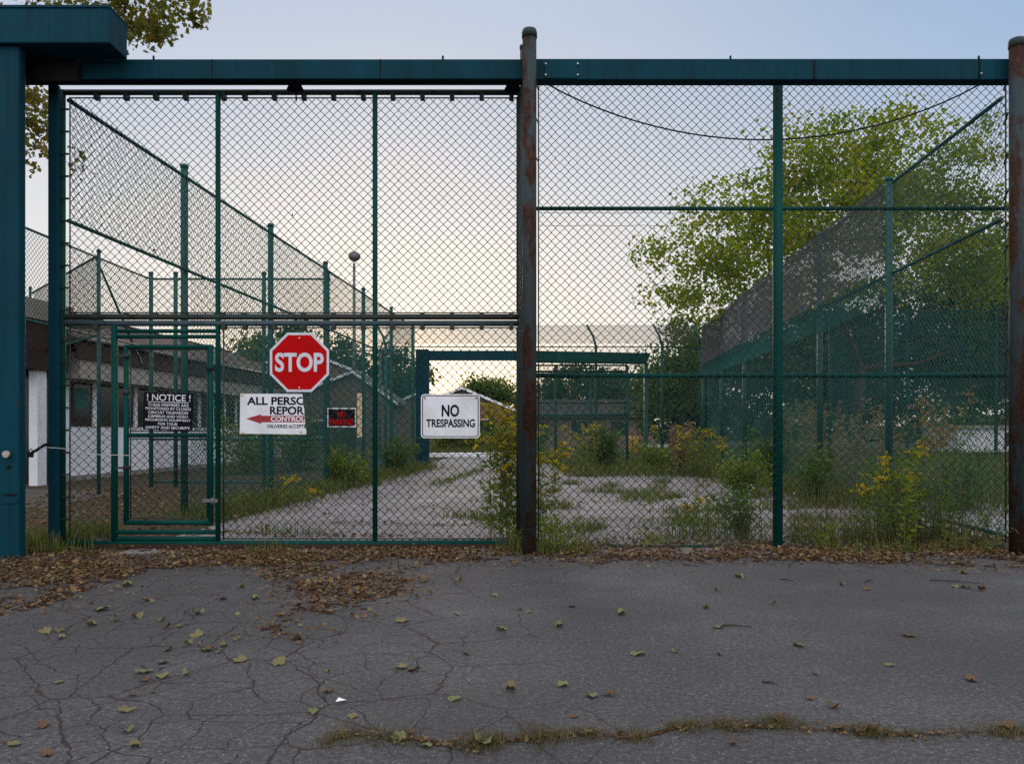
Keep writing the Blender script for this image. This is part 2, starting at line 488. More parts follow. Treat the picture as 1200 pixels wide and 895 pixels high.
M['leaf_green'] = single_leaf('fallen_leaf_green', (.17, .19, .08), (.075, .085, .03))
M['leaf_brown'] = single_leaf('fallen_leaf_brown', (.13, .08, .035), (.06, .03, .016))

# ------------------------------------------------------------------ chain-link panels (local: X along, Z up)
DM = 0.0896                                         # diamond width
def chain_zig(name, w, h, mat, r=.0034, d=DM, sag=.018, seed=0):
    rng = np.random.RandomState(seed)
    nw = int(w / (d / 2)); nj = int(h / (d / 2)) + 1
    k = np.arange(nw)[:, None]; j = np.arange(nj)[None, :]
    sgn = np.where((k + j) % 2 == 0, 1.0, -1.0)
    x = (k + .5) * (w / nw) + sgn * (w / nw) * .53
    z = j * (h / (nj - 1)) + 0 * k
    y = sgn * .0026 * np.where(k % 2 == 0, 1, -1)
    y = y + sag * (np.sin(x * 2.1 + seed) * np.sin(z * 1.7 + seed * 2)) 
    x = x + .012 * np.sin(z * 1.3 + seed) * np.sin(x * 1.9) + rng.normal(0, .0016, (nw, 1)) + rng.normal(0, .0009, x.shape)
    z = z + .010 * np.sin(x * 1.1 + seed * 3) * np.sin(z * .9 + 1)
    P = np.stack([x, y, z], -1)                     # nw,nj,3
    offs = np.array([(1.41 * r, 0, 0), (0, r, 0), (-1.41 * r, 0, 0), (0, -r, 0)])
    V = (P[:, :, None, :] + offs[None, None]).reshape(-1, 3)
    idx = np.arange(nw * nj * 4).reshape(nw, nj, 4)
    a = idx[:, :-1]; b = idx[:, 1:]
    Fq = np.stack([a, np.roll(a, -1, 2), np.roll(b, -1, 2), b], -1).reshape(-1, 4)
    return np_mesh(name, V, Fq, mat, smooth=True)

def chain_diag(name, w, h, mat, r=.0031, d=DM, tilt=1.0, nx=1):
    """two families of straight diagonal wires clipped to the panel"""
    V, Fq = [], []
    for fam in (1, -1):
        n = int((w + h) / d) + 1
        for i in range(n + 1):
            c = i * d - (h if fam == 1 else 0)
            # line x = c + fam*z  (fam 1) or x = c - z (fam -1)
            z0, z1 = 0, h
            if fam == 1:
                z0 = max(0, -c); z1 = min(h, w - c)
            else:
                z0 = max(0, c - w); z1 = min(h, c)
            if z1 - z0 < .02: continue
            y = fam * r * .8
            for zz in (z0, z1):
                xx = c + fam * zz
                V += [(xx + 1.41 * r, y, zz), (xx - .7 * r, y + r, zz), (xx - .7 * r, y - r, zz)]
            m = len(V) - 6
            Fq += [(m, m+1, m+4, m+3), (m+1, m+2, m+5, m+4), (m+2, m, m+3, m+5)]
    return np_mesh(name, V, Fq, mat, smooth=True)

# ------------------------------------------------------------------ foliage tools
def leaf_cloud(name, C, size, mat, rng, tintbase=None, aspect=.62, fold=.35, droop=0.0, direction=None):
    """one folded four-point leaf at every centre"""
    n = len(C)
    d = rng.normal(size=(n, 3)); d[:, 2] -= droop
    if direction is not None: d = d * .45 + direction
    d /= np.linalg.norm(d, axis=1)[:, None] + 1e-9
    s = rng.normal(size=(n, 3)); s -= (s * d).sum(1)[:, None] * d
    s /= np.linalg.norm(s, axis=1)[:, None] + 1e-9
    nn = np.cross(d, s)
    L = size * rng.uniform(.6, 1.3, (n, 1)); Wd = L * aspect * .5
    p0 = C - d * L * .5; p2 = C + d * L * .5
    mid = C + d * L * .05
    p1 = mid + s * Wd + nn * Wd * fold; p3 = mid - s * Wd + nn * Wd * fold
    V = np.stack([p0, p1, p2, p3], 1).reshape(-1, 3)
    b = np.arange(n)[:, None] * 4
    Fq = np.concatenate([b + np.array([0, 1, 2])[None], b + np.array([0, 2, 3])[None]], 1).reshape(-1, 3)
    t = rng.uniform(0, 1, n) if tintbase is None else np.clip(tintbase + rng.normal(0, .18, n), 0, 1)
    return np_mesh(name, V, Fq, mat, tint=np.repeat(t, 2))

def blades(name, B, hgt, wid, mat, rng, lean=.5):
    """curved grass blades rooted at B"""
    n = len(B)
    a = rng.uniform(0, 2 * np.pi, n)
    dirx = np.stack([np.cos(a), np.sin(a), np.zeros(n)], 1)
    side = np.stack([-np.sin(a), np.cos(a), np.zeros(n)], 1)
    hh = hgt * rng.uniform(.45, 1.25, n)[:, None]; ln = hh * rng.uniform(.1, 1, n)[:, None] * lean
    up = np.array([0, 0, 1.0])[None]
    w = wid * rng.uniform(.6, 1.2, n)[:, None]
    p = [B - side * w, B + side * w,
         B + up * hh * .6 + dirx * ln * .35 + side * w * .7, B + up * hh * .6 + dirx * ln * .35 - side * w * .7,
         B + up * hh * .95 + dirx * ln]
    V = np.stack(p, 1).reshape(-1, 3)
    b = np.arange(n)[:, None] * 5
    Fq = np.concatenate([b + np.array([[0, 1, 2]]), b + np.array([[0, 2, 3]]), b + np.array([[3, 2, 4]])], 1).reshape(-1, 3)
    t = rng.uniform(0, 1, n)
    return np_mesh(name, V, Fq, mat, tint=np.repeat(t, 3))

def make_tree(name, label, base, trunk_h, blobs, nclus, per, leaf, sig, mat, seed, group=None, trunk_r=.2, reject=None, tint_by_clump=True, fill=.55):
    """trunk, limbs that branch to leaf clusters spread through a set of ellipsoids (world coordinates)"""
    rng = np.random.RandomState(seed)
    base = Vector(base)
    root = thing(name, label, 'tree', base, 0, group)
    C = []
    vol = np.array([b[3] * b[4] * b[5] for b in blobs]); vol /= vol.sum()
    tries = 0
    while len(C) < nclus and tries < nclus * 60:
        tries += 1
        b = blobs[rng.choice(len(blobs), p=vol)]
        u = rng.normal(size=3); u /= np.linalg.norm(u); u *= rng.uniform(0, 1) ** fill
        c = np.array(b[:3]) + u * np.array(b[3:6])
        if reject and reject(c): continue
        C.append(c)
    C = np.array(C)
    top = np.array([base.x, base.y, base.z + trunk_h])
    tr = MB()
    bend = rng.normal(0, .12, 2)
    tp = [base + Vector((0, 0, -.1)), base + Vector((bend[0], bend[1], trunk_h * .5)), Vector(top)]
    rel = lambda p: Vector(p) - base
    tr.tube([rel(p) for p in tp], [trunk_r * 1.35, trunk_r, trunk_r * .8], 10)
    tr.build('trunk', M['bark'], root)
    # limbs by nearest attachment
    order = np.argsort(np.linalg.norm(C - top, axis=1))
    nodes = [np.array(tp[1]), top]; rad = [trunk_r * .9, trunk_r * .8]
    lm = MB()
    for oi in order:
        c = C[oi]
        N = np.array(nodes)
        dist = np.linalg.norm(N - c, axis=1) + .6 * np.maximum(0, N[:, 2] - c[2])
        i = int(np.argmin(dist))
        a = N[i]; r0 = min(rad[i] * .75, .02 + .03 * dist[i])
        q = a * .45 + c * .55 + rng.normal(0, .07, 3) * dist[i] + np.array([0, 0, .06 * dist[i]])
        lm.tube([rel(a), rel(q), rel(c)], [r0, r0 * .72, max(.006, r0 * .4)], 5, caps=False)
        nodes += [q, c]; rad += [r0 * .72, max(.008, r0 * .5)]
    lm.build('limbs', M['bark'], root)
    n = len(C) * per
    ci = np.repeat(np.arange(len(C)), per)
    P = C[ci] + rng.normal(0, 1, (n, 3)) * np.array([sig, sig, sig * .7]) * rng.uniform(.5, 1.2, len(C))[ci][:, None]
    ctint = rng.uniform(.15, .85, len(C))
    if reject:
        keep = np.array([not reject(p) for p in P]); P = P[keep]; ci = ci[keep]
    me = leaf_cloud('crown', P - np.array(base), leaf, mat, rng, ctint[ci], droop=.4, aspect=.8)
    link('crown', me, root)
    return root

def make_weed(name, label, loc, n, hgt, spread, seed, leafm='weedleaf', flower=None, leaf=.07, density=26, cat='weed', group=None, stemm='stem', fl_amount=1.0, lean=.22, thick=.004):
    """clump of leafy stems; flower: material key for plumes at the tips"""
    rng = np.random.RandomState(seed)
    root = thing(name, label, cat, loc, rng.uniform(0, 6), group)
    st = MB(); LP, LD, FP = [], [], []
    for i in range(n):
        b = np.array([rng.normal(0, spread * .45), rng.normal(0, spread * .45), -.02])
        h = hgt * rng.uniform(.55, 1.05)
        out = np.array([b[0], b[1], 0]) * .5 / max(spread, .01) + rng.normal(0, .5, 3) * np.array([1, 1, 0])
        ln = out * h * lean
        pts = []
        for t in (0, .35, .7, 1.0):
            pts.append(b + np.array([0, 0, h * t]) + ln * t * t + rng.normal(0, .008, 3))
        st.tube(pts, [thick, thick * .85, thick * .65, thick * .35], 5, caps=False)
        P = np.array(pts)
        def at(t):
            x = t * 3; k = min(2, int(x)); f = x - k
            return P[k] * (1 - f) + P[k + 1] * f
        m = int(density * h / max(hgt, .01) * rng.uniform(.7, 1.2))
        for q in range(m):
            t = rng.uniform(.12, .97)
            a = rng.uniform(0, 2 * np.pi)
            d = np.array([np.cos(a), np.sin(a), rng.uniform(-.2, .9)])
            ll = leaf * (1.15 - .5 * t)
            LP.append(at(t) + d * ll * .55); LD.append(d)
        if flower and rng.uniform() < fl_amount:
            for q in range(int(rng.uniform(5, 10))):
                a = rng.uniform(0, 2 * np.pi); t0 = rng.uniform(.82, .99)
                base = at(t0); L = rng.uniform(.03, .11) * (1.3 - t0) * 4 * (hgt / 1.3) ** .5
                for w in range(20):
                    f = rng.uniform(.1, 1)
                    FP.append(base + np.array([np.cos(a) * L * f, np.sin(a) * L * f, L * (.6 * f - .5 * f * f)]) + rng.normal(0, .007, 3))
    st.build('stems', M[stemm], root)
    if LP:
        link('foliage', leaf_cloud('foliage', np.array(LP), leaf, M[leafm], rng, aspect=.27, direction=np.array(LD) * 1.6), root)
    if FP:
        link('flowers', leaf_cloud('flowers', np.array(FP), .023, M[flower], rng, aspect=.9), root)
    return root

def make_bush(name, label, loc, rad, hgt, n, leaf, mat, seed, cat='bush', group=None, stems=10):
    rng = np.random.RandomState(seed)
    root = thing(name, label, cat, loc, 0, group)
    st = MB(); P = []
    for i in range(stems):
        a = rng.uniform(0, 6.28); rr = rad * rng.uniform(.2, 1)
        tip = np.array([math.cos(a) * rr, math.sin(a) * rr, hgt * rng.uniform(.5, 1.05)])
        b = tip * np.array([.15, .15, 0]); m = (b + tip) / 2 + np.array([0, 0, .1 * hgt])
        st.tube([b, m, tip], [.012, .008, .004], 5, caps=False)
        k = n // stems
        t = rng.uniform(.2, 1.08, k)[:, None]
        c = b * (1 - t) + tip * t + np.array([0, 0, .15 * hgt]) * t * (1 - t)
        P.append(c + rng.normal(0, 1, (k, 3)) * rad * .2 * rng.uniform(.5, 1.2))
    P = np.concatenate(P); P[:, 2] = np.abs(P[:, 2])
    st.build('branches', M['drystem'], root)
    link('foliage', leaf_cloud('foliage', P, leaf, M[mat], rng, aspect=.5), root)
    return root

# ------------------------------------------------------------------ ground
def sheet(name, x0, x1, y0, y1, z, m, kind='structure', nx=1, ny=1):
    V, Fq = [], []
    for j in range(ny + 1):
        for i in range(nx + 1):
            V.append((x0 + (x1 - x0) * i / nx, y0 + (y1 - y0) * j / ny, z))
    for j in range(ny):
        for i in range(nx):
            a = j * (nx + 1) + i
            Fq.append((a, a + 1, a + nx + 2, a + nx + 1))
    o = link(name, np_mesh(name, V, Fq, m)); o['kind'] = kind
    return o
sheet('ground', -500, 500, -60, 700, -.03, M['earth'])
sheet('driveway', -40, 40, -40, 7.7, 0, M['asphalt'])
# yard road inside the fence, narrowing through the second gate and bending away
def poly_sheet(name, pts, z, m, kind='structure'):
    me = bpy.data.meshes.new(name)
    me.from_pydata([(x, y, z) for x, y in pts], [], [tuple(range(len(pts)))])
    me.materials.append(m); me.update()
    o = link(name, me); o['kind'] = kind
    return o
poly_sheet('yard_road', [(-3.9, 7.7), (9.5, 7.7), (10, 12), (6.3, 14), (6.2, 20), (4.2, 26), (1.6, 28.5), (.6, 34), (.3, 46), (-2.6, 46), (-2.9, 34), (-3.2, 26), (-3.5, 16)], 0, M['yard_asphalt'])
poly_sheet('dirt_yard', [(-30, 7.7), (-3.9, 7.7), (-3.5, 16), (-3.2, 26), (-2.9, 34), (-30, 34)], -.004, M['dirt'])
poly_sheet('path', [(-10.2, 12.2), (-7.3, 12.2), (-7.6, 15.4), (-10.4, 16.4)], .004, M['path'])

# soft mat of rotting leaves under the drifts
def in_poly(x, y, poly):
    c = False; n = len(poly)
    for i in range(n):
        x1, y1 = poly[i]; x2, y2 = poly[i - 1]
        if (y1 > y) != (y2 > y) and x < (x2 - x1) * (y - y1) / (y2 - y1) + x1: c = not c
    return c
DRIFTS = [
    [(-60, 640), (120, 640), (330, 642), (520, 640), (520, 652), (330, 660), (180, 668), (110, 688), (60, 708), (-60, 735)],
    [(320, 645), (505, 648), (492, 672), (470, 695), (425, 712), (385, 738), (345, 756), (305, 738), (352, 702), (322, 684), (290, 670)],
    [(500, 636), (640, 640), (760, 636), (1240, 630), (1240, 668), (1050, 660), (900, 657), (760, 654), (700, 660), (600, 654), (500, 660)],
]
for dp in DRIFTS: pass

# ------------------------------------------------------------------ leaves on the ground
def leaf_shape(rng, size, curl):
    """lobed leaf: centre plus rim, curled; returns V, F"""
    n = 15
    rim = []
    for k in range(n):
        a = 2 * math.pi * k / n
        lobe = .62 + .38 * abs(math.cos(2.5 * a)) ** .8
        r = lobe * size * .5 * rng.uniform(.85, 1.12)
        x, y = r * math.cos(a), r * math.sin(a) * .85
        r2 = (x * x + y * y) / (size * size) * 4
        z = curl * size * (.16 * r2 + .16 * math.sin(2 * a + curl * 9) * r2 + .2 * rng.uniform(-.3, 1))
        rim.append((x * (1 - .25 * curl), y * (1 - .35 * curl), z + rng.uniform(-.02, .04) * size))
    inner = [(x * .55, y * .55, z * .35 + rng.uniform(-.05, .09) * size * curl) for x, y, z in rim]
    V = [(0, 0, .02 * size)] + inner + rim
    Fs = []
    for k in range(n):
        k2 = (k + 1) % n
        Fs.append((0, 1 + k, 1 + k2))
        Fs.append((1 + k, 1 + n + k, 1 + n + k2)); Fs.append((1 + k, 1 + n + k2, 1 + k2))
    return np.array(V), np.array(Fs)

def scatter_leaves(name, pts, sizes, seed, mat, label, zmax=.03, tilt=.5):
    rng = np.random.RandomState(seed)
    protos = [leaf_shape(rng, 1.0, c) for c in (.15, .35, .6, .9, .5, .25)]
    V, Fq, T = [], [], []
    off = 0
    for (x, y), s in zip(pts, sizes):
        v, f = protos[rng.randint(len(protos))]
        q = Quaternion((0, 0, 1), rng.uniform(0, 6.28)) @ Quaternion((1, 0, 0), rng.normal(0, tilt))
        m = np.array(q.to_matrix())
        w = (v * s) @ m.T
        w[:, 2] += -w[:, 2].min() + rng.uniform(.003, zmax)
        w[:, 0] += x; w[:, 1] += y
        V.append(w); Fq.append(f + off); off += len(v)
        T.append(np.full(len(f), rng.beta(1.3, 1.9)))
    me = np_mesh(name, np.concatenate(V), np.concatenate(Fq), mat, tint=np.concatenate(T))
    o = link(name, me)
    tag(o, label, 'leaf litter', kind='stuff')
    return o

rng0 = np.random.RandomState(11)
def drift_points(poly, dens, jx=24, jy=5, sparse=.0):
    """random points in a drift outline (given in photograph pixels on the ground), thinning out raggedly at its edge"""
    g = [ground_pt(*p) for p in poly]
    x0, x1 = min(p.x for p in g) - .3, max(p.x for p in g) + .3; y0, y1 = min(p.y for p in g) - .3, max(p.y for p in g) + .3
    out = []
    for _ in range(int((x1 - x0) * (y1 - y0) * dens)):
        x, y = rng0.uniform(x0, x1), rng0.uniform(y0, y1)
        px, py = CX + x * F / y, HY + H * F / y
        f = abs(rng0.normal(0, 1)) ** 1.5
        px += rng0.choice((-1, 1)) * jx * f; py += rng0.choice((-1, 1)) * jy * f
        if in_poly(px, py, poly):
            k = math.sin(x * 2.3 + 1) * math.sin(y * 3.1 + x) + .6 * math.sin(x * 7.1 + 2 * y) * math.sin(y * 8.3 - x) + .4 * math.sin(x * 17 + 5 * y) * math.sin(13 * y)
            if rng0.uniform() < .62 + .5 * k - sparse: out.append((x, y))
    return out
drift_labels = ['drift of brown and olive leaves at the foot of the steel columns', 'tongue of brown leaf litter spilling diagonally over the driveway', 'strip of rust-brown leaves along the fixed fence']
for i, dp in enumerate(DRIFTS):
    pts = drift_points(dp, (1700, 1500, 1900)[i], sparse=(-.1, .0, -.1)[i])
    sz = rng0.uniform(.010, .046, len(pts)) * np.where(rng0.uniform(0, 1, len(pts)) < .15, 1.35, 1)
    scatter_leaves('leaf_litter', pts, sz, 40 + i, M['litter'], drift_labels[i])
    # mat under it: many small irregular flakes lying flat
    pts2 = drift_points(dp, (620, 480, 640)[i], 3, 1.2, sparse=(.05, .2, .0)[i])
    V, Fq, T = [], [], []
    for (x, y) in pts2:
        s = rng0.uniform(.015, .05); n = 7; b = len(V)
        z = .002 + .004 * rng0.uniform()
        for k in range(n):
            a = 6.283 * k / n; r = s * rng0.uniform(.5, 1)
            V.append((x + r * math.cos(a), y + r * math.sin(a) * .8, z))
        Fq += [(b, b + k, b + k + 1) for k in range(1, n - 1)]
    o = link('leaf_mulch', np_mesh('leaf_mulch', V, Fq, M['mulch']))
    tag(o, 'trodden leaf mulch under ' + ('the drift by the steel columns', 'the diagonal leaf tongue', 'the fence-side leaf strip')[i], 'leaf litter', kind='stuff')
# litter behind the gate, left
pts = [(rng0.uniform(-8.5, -3.6), rng0.uniform(8.2, 16)) for _ in range(2600)]
scatter_leaves('leaf_litter', pts, rng0.uniform(.03, .09, len(pts)), 50, M['litter'], 'fallen leaves covering the dirt behind the sliding gate', .02)
# bits on the yard asphalt in ragged lines (joints)
pts = []
for (xa, ya, xb, yb, n) in ((.3, 9.6, 5, 9.4, 170), (.5, 10.6, 3.6, 10.7, 130), (-2.4, 10.2, .4, 10.0, 120), (.4, 13.2, 3.0, 13.3, 70), (-3.6, 9.2, -1.3, 8.8, 160), (2.8, 8.6, 5, 8.6, 80)):
    for _ in range(n):
        t = rng0.uniform(); pts.append((xa + (xb - xa) * t + rng0.normal(0, .05), ya + (yb - ya) * t + rng0.normal(0, .06) + .1 * math.sin(9 * t)))
for _ in range(900): pts.append((rng0.uniform(-3.5, 5), rng0.uniform(8.2, 20)))
scatter_leaves('leaf_litter', pts, rng0.uniform(.02, .07, len(pts)), 51, M['litter'], 'brown leaf crumbs gathered in the joints of the yard asphalt', .015)

# ------------------------------------------------------------------ front portal: columns, header beam, drive housing
YB = 7.75                                           # front face of the beam
portal = thing('gate_portal', 'blue green steel gate portal with header beam and boxed housing on the left', 'gate portal', (-5.2, 7.6, 0))
def pbuild(mb, name, m, parent, bevel=0.0, world_origin=None):
    """mesh given in world coordinates -> child of parent"""
    wo = Vector(world_origin) if world_origin is not None else Vector(parent.location)
    mb.v = [tuple(Vector(p) - wo) for p in mb.v]
    return mb.build(name, m, parent, bevel=bevel)
b = MB(); b.box((-5.55, 7.38, -.05), (gx(22.5, 7.38), 7.49, 4.86)); pbuild(b, 'column', M['blue_steel'], portal, .02)
b = MB(); b.box((gx(56, 7.93), 7.93, -.05), (gx(67.5, 7.93), 7.985, 4.70)); pbuild(b, 'column', M['blue_steel'], portal, .008)
zb0, zb1 = gz(92.5, YB), gz(69.5, YB)
b = MB(); b.box((-5.4, YB, zb0), (gx(613, YB), YB + .155, zb1)); hb = pbuild(b, 'header_beam', M['blue_steel'], portal, .006)
b = MB(); b.box((gx(613, YB), YB + .004, zb0 - .004), (gx(1215, YB), YB + .151, zb1 + .006)); hb2 = pbuild(b, 'header_beam', M['blue_steel'], portal, .006)
b = MB()
for px in (180, 519, 856, 1147):
    b = MB(); b.tube([gp(px, 70, YB + .06) + Vector((0, 0, -.01)), gp(px, 70, YB + .06) + Vector((0, 0, .035))], .011, 8); pbuild(b, 'beam_bolt', M['blue_steel'], portal)
b = MB()
for px in (613,): b.box((gx(px, YB) - .006, YB - .006, zb0), (gx(px, YB) + .004, YB, zb1))
pbuild(b, 'beam_strap', M['blue_steel'], portal)
b = MB(); b.box((gx(638, YB), YB - .008, gz(92, YB)), (gx(677, YB), YB - .0005, gz(74, YB))); pbuild(b, 'splice_plate', M['blue_steel'], portal, .002)
b = MB()
for px, py in ((639.5, 75.5), (639.5, 88.5), (677, 75.5), (677, 88.5), (1149, 87), (64, 89), (93, 89)):
    p = gp(px, py, YB); b = MB(); b.tube([(p.x, YB - .018, p.z), (p.x, YB + .002, p.z)], .009, 8); pbuild(b, 'rivet', M['bolt'], portal)
for pa, pb_ in ((1147, 1149), (954, 955), (248, 249), (445, 446.2)):
    b = MB(); b.box((gx(pa, YB), YB - .002, zb0), (gx(pb_, YB), YB + .01, zb1)); pbuild(b, 'beam_seam', M['black'], portal)

b = MB(); b.box((-6.3, 7.32, gz(50.5, 7.32)), (gx(128.5, 7.32), 7.66, gz(9, 7.32))); ho = pbuild(b, 'drive_housing', M['blue_steel'], portal, .012)
b = MB(); b.box((gx(57, 7.32) - .002, 7.317, gz(50, 7.32)), (gx(57, 7.32) + .002, 7.33, gz(9, 7.32))); b.box((-6.3, 7.31, gz(9.5, 7.32)), (gx(129, 7.32), 7.67, gz(6.5, 7.32))); b.mesh
hseam = pbuild(b, 'housing_lid', M['blue_steel'], portal, .003)
b = MB(); b.box((-5.3, 7.66, gz(97, 7.7)), (gx(95, 7.74), 7.748, gz(60, 7.7))); pbuild(b, 'housing_bracket', M['black'], portal)
b = MB(); b.box((gx(50, 7.8), 7.80, zb0 - .006), (gx(612, 7.8), 7.88, zb0 - .001)); pbuild(b, 'gate_track', M['black'], portal)
b = MB()
p = gp(9.5, 532, 7.38); b.tube([(p.x, 7.34, p.z), (p.x, 7.385, p.z)], .033, 12); pbuild(b, 'lock_cylinder', M['bolt'], portal)
b = MB()
p = gp(10.5, 547, 7.38); b.tube([(p.x, 7.374, p.z), (p.x, 7.385, p.z)], .02, 12); pbuild(b, 'key_hole', M['black'], portal)
b = MB()
b.box((gx(4, 7.38), 7.374, gz(580.5, 7.38)), (gx(20, 7.38), 7.385, gz(578.5, 7.38))); pbuild(b, 'key_slot', M['black'], portal)
b = MB(); b.box((gx(3, 7.38), 7.370, gz(590, 7.38)), (gx(21, 7.38), 7.379, gz(584, 7.38))); pbuild(b, 'access_plate', M['blue_steel'], portal, .003)

# ------------------------------------------------------------------ sliding gate
YG = 8.06
gate = thing('sliding_gate', 'tall green chain link sliding gate with a small door in it', 'gate', (gx(345, YG), YG, 0))
G0 = Vector(gate.location)
PR = .033
def gpost(px, py0, py1, r, m, name, parent=gate, Y=YG, o=None):
    b = MB(); b.tube([gp(px, py1, Y), gp(px, py0, Y)], r, 12); return pbuild(b, name, m, parent, world_origin=o or G0)
def grail(px0, px1, py, r, m, name, parent=gate, Y=YG, o=None):
    b = MB(); b.tube([gp(px0, py, Y), gp(px1, py, Y)], r, 12); return pbuild(b, name, m, parent, world_origin=o or G0)
gpost(72.5, 106, 640, .036, M['green_pipe'], 'stile')
gpost(255.5, 108, 638, .026, M['green_pipe'], 'stile')
gpost(439.5, 108, 638, .026, M['green_pipe'], 'stile')
gpost(609.5, 106, 640, .03, M['dull_pipe'], 'stile')
grail(69, 612, 108.5, .029, M['dull_pipe'], 'top_rail')
grail(72, 611, 371.3, .031, M['dull_pipe'], 'middle_rail')
grail(72, 611, 378.9, .030, M['blue_pipe'], 'middle_rail')
grail(70, 612, 636.5, .033, M['green_pipe'], 'bottom_rail')
b = MB(); b.box((gx(105, YG), YG - .05, .0), (gx(600, YG), YG + .05, .045)); pbuild(b, 'floor_guide', M['rust_dark'], gate)
# chain link and the bars that stretch it
def panel(px0, px1, py0, py1, Y, name, parent, o, m=None, seed=0, r=.0034):
    me = chain_zig(name, gx(px1, Y) - gx(px0, Y), gz(py0, Y) - gz(py1, Y), m or M['dark_wire'], r=r, seed=seed)
    p = Vector((gx(px0, Y), Y, gz(py1, Y))) - o
    return link(name, me, parent, p)
panel(82, 606, 114.5, 367, YG, 'mesh_panel', gate, G0, seed=1)
panel(82, 132, 384, 632, YG, 'mesh_panel', gate, G0, seed=2)
panel(260, 606, 384, 632, YG, 'mesh_panel', gate, G0, seed=3)
b = MB()
for px0, px1, py in ((82, 253, 115), (258, 437, 115), (442, 606, 115), (82, 606, 366.5), (82, 132, 384), (260, 606, 384), (82, 132, 631), (260, 606, 631)):
    b.tube([gp(px0, py, YG - .012), gp(px1, py, YG - .012)], .007, 6)
for px, a, c in ((82, 114, 367), (606, 114, 367), (82, 384, 632), (131, 384, 632), (262, 384, 632), (606, 384, 632)):
    b.tube([gp(px, a, YG - .012), gp(px, c, YG - .012)], .008, 6)
pbuild(b, 'tension_bars', M['dark_wire'], gate)
b = MB()
for i in range(15):
    px = 112 + i * 34.8
    if min(abs(px - 255), abs(px - 439)) < 6: px += 10
    for py0, py1 in ((108, 116), (367, 372), (379, 386)):
        if py0 == 379 and 134 < px < 258: continue
        p = gp(px, py0, YG - .028); q = gp(px, py1, YG - .028)
        b = MB(); b.box((p.x - .022, YG - .032, q.z), (p.x + .022, YG + .03, p.z)); pbuild(b, 'clip', M['dark_wire'], gate)
for py in list(range(130, 365, 26)) + list(range(400, 630, 26)):
    b = MB(); b.box((gx(74, YG), YG - .04, gz(py, YG) - .01), (gx(83, YG), YG - .032, gz(py, YG) + .01)); pbuild(b, 'clip', M['dark_wire'], gate)
# hangers running on the track
for px in (347, 601):
    b = MB()
    p = gp(px, 104, 8.02)
    b.prism([(p.x - .085, gz(106, 8.0)), (p.x + .085, gz(106, 8.0)), (p.x + .05, gz(98, 8.0)), (p.x - .05, gz(98, 8.0))], 7.97, 8.02)
    b.tube([gp(px, 103, 8.0), gp(px, 119, 8.0)], .008, 6)
    pbuild(b, 'hanger', M['black'], gate)
# door frame bars
gpost(134.5, 381, 634, .03, M['green_pipe'], 'door_post')
for py in (388, 394.5): grail(134, 255, py, .021, M['green_pipe'], 'door_frame_bar')
for py in (623, 631): grail(134, 255, py, .024, M['green_pipe'], 'door_frame_bar')
door = bpy.data.objects.new('wicket_door', None); col.objects.link(door); door.parent = gate
YD = YG - .005
gpost(148, 405, 615, .026, M['green_pipe'], 'stile', door)
gpost(247, 405, 615, .026, M['green_pipe'], 'stile', door)
grail(146, 249, 406.5, .024, M['green_pipe'], 'rail', door)
grail(148, 247, 510, .022, M['green_pipe'], 'rail', door)
grail(146, 249, 612, .026, M['green_pipe'], 'rail', door)
panel(152, 244, 410, 505, YD, 'mesh_panel', door, G0, seed=4)
panel(152, 244, 514, 607, YD, 'mesh_panel', door, G0, seed=5)
b = MB()
for px, a, c in ((153, 410, 607), (243, 410, 607)): b.tube([gp(px, a, YD - .012), gp(px, c, YD - .012)], .007, 6)
for py in (410, 505, 514, 607): b.tube([gp(152, py, YD - .012), gp(244, py, YD - .012)], .006, 6)
pbuild(b, 'tension_bars', M['dark_wire'], door, world_origin=G0)
for py in (417, 459.5, 548):
    b = MB(); b.tube([gp(148, py - 2.5, YD), gp(148, py + 2.5, YD)], .033, 10); b.box((gx(135, YD), YD - .02, gz(py + 1.2, YD)), (gx(148, YD), YD, gz(py - 1.2, YD)))
    pbuild(b, 'hinge', M['dull_pipe'], door, world_origin=G0)
b = MB(); b.box((gx(240, YD), YD - .05, gz(588, YD)), (gx(257, YD), YD - .028, gz(584, YD))); b.tube([gp(249, 583, YD - .045), gp(249, 591, YD - .045)], .014, 8)
pbuild(b, 'latch', M['grey_pipe'], door, world_origin=G0)
b = MB(); b.box((gx(243, YD), YD - .04, gz(433.5, YD)), (gx(253, YD), YD - .025, gz(431.5, YD))); pbuild(b, 'strap', M['black'], door, world_origin=G0)

# ------------------------------------------------------------------ fixed fence on the right, with its two rusty posts
YF = 8.12
ff = thing('fixed_fence', 'tall fixed chain link fence between the two rusty pipe posts', 'fence', (gx(905, YF), YF, 0))
FO = Vector(ff.location)
def big_post(px, top_py, Y, r, label=None):
    b = MB(); x = gx(px, Y); zt = gz(top_py, Y)
    b.tube([(x, Y, -.05), (x, Y, zt)], r, 20)
    o = pbuild(b, 'post', M['rusty_pipe'], ff)
    if label: o['label'] = label
    c = MB(); c.tube([(x, Y, zt - .05), (x, Y, zt + .002), (x, Y, zt + .03), (x, Y, zt + .042)], [r * 1.1, r * 1.1, r * .98, r * .55], 20)
    cp = c; cp.v = [tuple(Vector(p) - FO) for p in cp.v]; cp.build('post_cap', M['dull_pipe'], o)
    return o
big_post(620.5, 39, 7.66, .068, 'rust-streaked blue grey pipe post at the middle')
big_post(1191.5, 50, 7.66, .068, 'rust-patched blue grey pipe post at the right edge')
b = MB(); b.tube([(gx(613.5, 7.98), 7.98, 0), gp(613.5, 56, 7.98)], .035, 12); b.tube([gp(613.5, 58, 7.98), gp(613.5, 54, 7.98)], .04, 12); pbuild(b, 'guide_post', M['dull_pipe'], ff)
